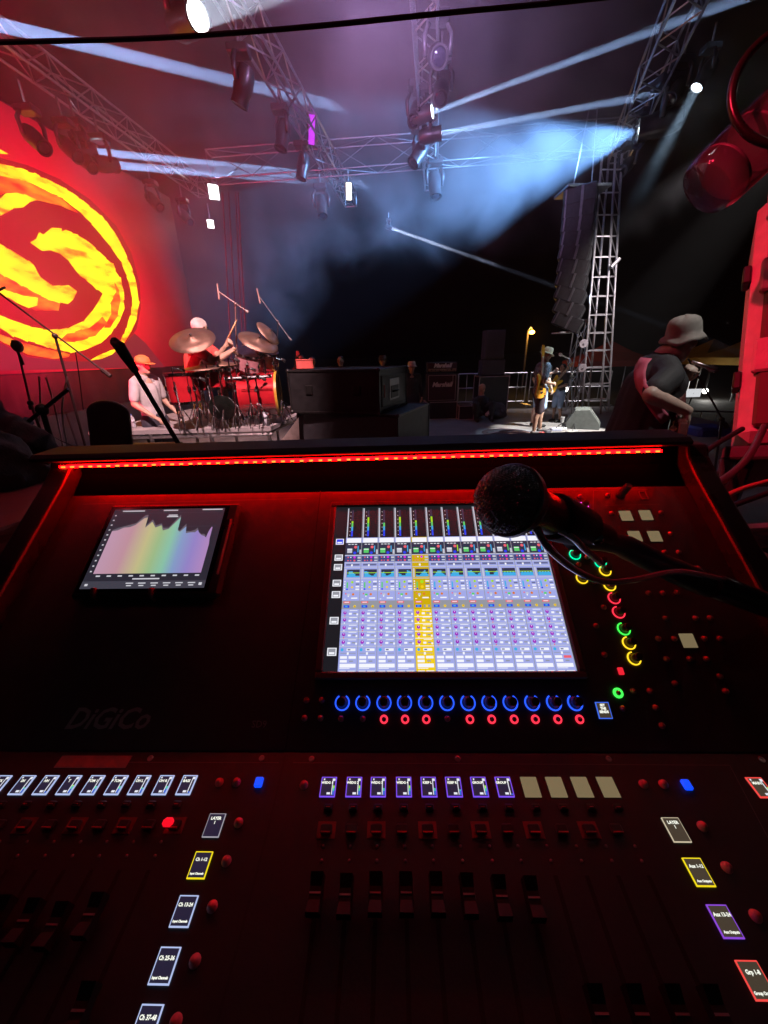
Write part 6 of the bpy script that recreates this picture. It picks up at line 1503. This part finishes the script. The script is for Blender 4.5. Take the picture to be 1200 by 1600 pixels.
t, P, loc, hc_, fur = standing('bare legged helper in pale blue shorts hidden behind the guitarist', fl(847, 671) + V((0, .35, 0)), R(20), gs_ * .97, cotton_b, mat('shorts_pale_blue', (.35, .5, .75), .8), True, skin_=mat('skin_pale', (.6, .42, .34), .55), hair=mat('hair_black', (.012, .01, .01), .6))
# ---- onlookers behind the big case
onl = [(470, 553, 9.2, 'onlooker at the far left of the row behind the big case', .2), (487, 556, 8.6, 'onlooker lifting one arm behind the big case', .0), (532, 555, 9.0, 'onlooker alone in the middle behind the big case', -.2), (598, 555, 8.8, 'onlooker in dark cap and white collar behind the big case', .1), (643, 565, 8.4, 'onlooker in a white hat at the right end of the big case', .3)]
whh = mat('hat_white', (.75, .68, .68), .8); capd = mat('cap_dark', (.03, .02, .02), .7)
for i, (x, y, D_, lab, tw_) in enumerate(onl):
    p = at(x, y, D_); sc_ = p.z / 1.76; ft = V((p.x, D_, 0))
    arms = None
    if i == 1: arms = [((-.26, .1, 1.2), (-.15, .28, 1.3), (0, .6, .6), (0, -1, 0)), ((.36, .08, 1.52), (.30, .14, 1.76), (-.2, .1, 1), (0, 1, 0))]
    hf = (lambda t, c, fur, s: brimhat(t, c, fur, s, whh, .14, .1)) if i == 4 else (lambda t, c, fur, s: brimhat(t, c, fur, s, capd, .115, .09)) if i == 3 else None
    standing(lab, ft, R(-95 + 40 * tw_), sc_, cotton_b if i != 0 else mat('shirt_wine', (.12, .03, .04), .8), MATS['jeans_dark'], False, arms, hatf=hf, hair=MATS['hair_black'], vox=.016, sleeve='long')
    if i == 3:
        t = thing('white_collar', 'white scarf at the neck of the onlooker in the dark cap', 'scarf', V((p.x, D_, 1.38 * sc_))); mb = MB(); mb.ell((p.x, D_ - .12, 1.36 * sc_), (.1, .06, .07)); skinpart(mb, whitep, t, .012, 'cloth')
rb_ = at(482, 573, 7.6); t = thing('red_box', 'small red box on the back edge of the big flight case', 'box', rb_); 
zt3_ = zt_ + .012
pz = at(482, 582, 5.0); t.location = (pz.x, 4.85, zt3_); MB().box((pz.x, 4.85, zt3_ + .05), (.2, .12, .1), .008).build('box', mat('box_red', (.5, .08, .07), .5), t); MB().box((pz.x, 4.85, zt3_ + .105), (.21, .13, .012), .003).build('lid', MATS['box_red'], t)
# ---- crew member sitting by the pale edged case
sp_ = fl(753, 655); hc_ = at(753, 607, sp_.y); t = fig('crew member in black crouching before the pale edged case', sp_); mb = MB(); fur = head(mb, hc_, (.5, -.8, -.3), (0, 0, 1)); b0 = hc_ - V((0, 0, .2))
limb(mb, (b0, .07), (hc_ - V((0, 0, .06)), .05)); limb(mb, (b0 + V((.14, -.05, -.1)), .05), (b0 + V((.2, -.25, -.3)), .04), (b0 + V((.08, -.4, -.35)), .03)); hand(mb, b0 + V((.08, -.4, -.35)), (-.4, -.8, 0), (0, 0, -1))
limb(mb, (V((hc_.x, sp_.y, .3)), .1), (b0, .09)); skinpart(mb, skinm, t); face_bits(hc_, fur, 1, t)
mb = MB(); limb(mb, (V((hc_.x - .03, sp_.y + .05, .22)), .17), (b0 - V((0, 0, .1)), .16)); limb(mb, (b0 + V((-.16, 0, -.08)), .07), (b0 + V((.16, -.03, -.08)), .07)); limb(mb, (b0 + V((.15, -.05, -.1)), .07), (b0 + V((.2, -.25, -.3)), .06)); limb(mb, (b0 + V((-.15, -.05, -.1)), .07), (b0 + V((-.2, -.2, -.3)), .06), (b0 + V((-.05, -.35, -.35)), .05)); skinpart(mb, cotton_b, t, .014, 'shirt')
mb = MB()
for k in (-1, 1): limb(mb, (V((hc_.x + k * .1, sp_.y, .2)), .11), (V((hc_.x + k * .2, sp_.y - .38, .42)), .08), (V((hc_.x + k * .18, sp_.y - .35, .08)), .06)); limb(mb, (V((hc_.x + k * .18, sp_.y - .36, .05)), .045), (V((hc_.x + k * .18, sp_.y - .52, .045)), .04))
skinpart(mb, cotton_b, t, .014, 'trousers')

# ---- bassist close to us
D0 = 2.72
Q = lambda x, y, d=0.: at(x, y, D0 + d)
bfoot = V((Q(985, 690).x - .05, D0, 0))
bas = fig('bassist in grey bucket hat and black T-shirt bent over his bass', bfoot)
hc_ = Q(1066, 536, .02); hdv = V((.80, .50, -.42)).normalized()
mb = MB(); fur = head(mb, hc_, hdv, V((.15, .1, 1)), .97)
nk = Q(1038, 556, .04); limb(mb, (nk, .072), (hc_ - fur[1] * .05 - fur[0] * .03, .062))
shn, shf = Q(1047, 590, -.2), Q(1012, 572, .24)
ch, wa_, hp = Q(1022, 602, .02), Q(1000, 650, .02), Q(984, 700, .02)
limb(mb, (hp, .13), (wa_, .12), (ch, .14))
limb(mb, (shn, .062), (shf, .062))
eln, wrn = Q(1016, 617, -.34), Q(1074, 642, -.36)
limb(mb, (shn, .056), (shn.lerp(eln, .6), .054), (eln, .046), (eln.lerp(wrn, .3), .047), (wrn, .031))
hand(mb, wrn, Q(1072, 664, -.34) - wrn, V((-.9, .5, -.3)), 1.12, .75)
elf, wrf = Q(1052, 625, .3), Q(1063, 596, .12)
limb(mb, (shf, .056), (elf, .045), (wrf, .031)); hand(mb, wrf, V((.35, -.25, .75)), V((-.6, -.6, .2)), 1.05, 1.0)
fdir = V((.85, .5, 0)).normalized(); sdir = V((.5, -.85, 0)).normalized()
for k in (-1, 1):
    h_ = hp + sdir * k * .1; kn = V((h_.x + fdir.x * .1 + sdir.x * k * .05, h_.y + fdir.y * .1 + sdir.y * k * .05, .52)); an = V((h_.x + sdir.x * k * .1 - fdir.x * .02, h_.y + sdir.y * k * .1, .09))
    limb(mb, (h_, .1), (kn, .064), (an, .042)); limb(mb, (an - V((0, 0, .04)), .04), (an + fdir * .14 - V((0, 0, .05)), .034))
skinpart(mb, mat('skin_tone_light', (.5, .36, .3), .5, var=.08, scale=30), bas, .0085, sm_=4); face_bits(hc_, fur, .97, bas)
mb = MB()
limb(mb, (hp + V((0, 0, -.02)), .165), (wa_, .15), (ch, .165))
for k in (-1, 1): limb(mb, (hp + sdir * k * .08, .125), (wa_ + sdir * k * .07, .115), (ch + sdir * k * .08, .12), ((shn if k > 0 else shf).lerp(nk, .25) - V((0, 0, .03)), .075))
limb(mb, (shn, .078), (nk - V((0, 0, .05)), .088), (shf, .078)); limb(mb, (Q(1030, 575, .05), .12), (ch, .15))
limb(mb, (shn, .08), (shn.lerp(eln, .72), .074)); limb(mb, (shf, .08), (shf.lerp(elf, .65), .072))
sh_ = skinpart(mb, mat('tshirt_black', (.022, .022, .026), .75, var=.25, scale=14, bump=.25), bas, .011, 'shirt', 4)
mb = MB(); limb(mb, (hp + V((0, 0, .0)), .15), (hp - V((0, 0, .1)), .155))
for k in (-1, 1):
    h_ = hp + sdir * k * .1; kn = V((h_.x + fdir.x * .1 + sdir.x * k * .05, h_.y + fdir.y * .1 + sdir.y * k * .05, .50)); limb(mb, (h_, .125), (kn, .095))
skinpart(mb, mat('shorts_grey', (.05, .05, .055), .8), bas, .012, 'shorts')
for k in (-1, 1):
    h_ = hp + sdir * k * .1; an = V((h_.x + sdir.x * k * .1 - fdir.x * .02, h_.y + sdir.y * k * .1, .05)); mb = MB(); limb(mb, (an - fdir * .03, .048), (an + fdir * .16, .04)); skinpart(mb, rubber, bas, .012, 'shoe')
# bucket hat with soft folds
hm_ = mat('bucket_hat_grey', (.27, .25, .23), .85, var=.12, scale=30, bump=.25)
hu = (V((-.10, .0, 1)) - fur[0] * .15).normalized(); hb_ = hc_ + hu * .058
mb = MB(); T = frame(hb_, hu, fur[0]); prof_h = [(k0 * .80, k1 * .86) for k0, k1 in [(.164, -.052), (.150, -.030), (.124, .0), (.121, .03), (.114, .075), (.10, .105), (.07, .122), (.03, .128), (0, .129)]]
n = 40; vs = []
for i, (r, h) in enumerate(prof_h):
    for j in range(n):
        w = 6.2832 * j / n; wob = (.011 * math.sin(3 * w + 1) + .006 * math.sin(7 * w)) * (1 if i < 2 else .25); vs.append(T @ V((r * math.cos(w) * 1.06, r * math.sin(w), h + wob - (.01 * math.cos(w) if i < 2 else 0))))
fs = [(i * n + j, i * n + (j + 1) % n, (i + 1) * n + (j + 1) % n, (i + 1) * n + j) for i in range(len(prof_h) - 1) for j in range(n)]
o = mb._add(vs, fs).build('bucket_hat', hm_, bas, smooth=True); so = o.modifiers.new('Solidify', 'SOLIDIFY'); so.thickness = .004
# strap over the back
st = thing('guitar_strap', 'wide pink guitar strap across the bassist back', 'strap', Q(1010, 590, -.3))
from mathutils.bvhtree import BVHTree
bvh = BVHTree.FromPolygons([v.co + bas.location for v in sh_.data.vertices], [tuple(p.vertices) for p in sh_.data.polygons])
rows = []
for (x0, y0, x1, y1) in ((1004, 560, 1020, 562), (996, 570, 1013, 571), (993, 582, 1010, 582), (993, 594, 1010, 592), (996, 606, 1013, 602), (1002, 618, 1019, 611), (1009, 630, 1025, 622), (1016, 642, 1032, 632), (1024, 653, 1039, 642), (1032, 663, 1046, 651)):
    row = []
    for k in range(5):
        d = ray(x0 + (x1 - x0) * k / 4, y0 + (y1 - y0) * k / 4).normalized(); h = bvh.ray_cast(EYE, d)
        if h[0] is None: h = bvh.find_nearest(EYE + d * (2.6 / d.y))
        nn = h[1] if h[1].dot(d) < 0 else -h[1]
        row.append(h[0] + nn * .013)
    rows.append(row)
mb = MB(); mb._add([p for r0 in rows for p in r0], [(i * 5 + k, i * 5 + k + 1, (i + 1) * 5 + k + 1, (i + 1) * 5 + k) for i in range(len(rows) - 1) for k in range(4)])
o = mb.build('band', mat('strap_pink', (.6, .12, .2), .7, var=.1), st, smooth=True)
so = o.modifiers.new('Solidify', 'SOLIDIFY'); so.thickness = .005; so.offset = 0
gB, gN = Q(1056, 672, -.24), Q(1066, 584, .28)
guitar('dark bass guitar with chrome hardware held low by the bassist', gN, gB, V((.85, -.5, .02)), mat('bass_dark_red', (.09, .02, .02), .2, coat=.8), 1.15, 'bass_guitar', board=mat('maple_bass', (.65, .5, .4), .3))
bs = V((Q(1150, 690, .35).x, D0 + .35, 0))
t = boom_stand('black boom stand with microphone in front of the bassist', bs, Q(1128, 655, .35), Q(1075, 560, .35), Q(1136, 668, .35), None, blackm, r=.008)
mp = Q(1112, 576, .3); mq = Q(1078, 564, .3)
MB().lathe([(0, -.05), (.022, -.042), (.027, -.01), (.022, .015), (.015, .03), (.011, .17), (0, .172)], mp, mq - mp, 14).build('microphone', mat('mic_steel', (.5, .42, .42), .25, .8), t, smooth=True)
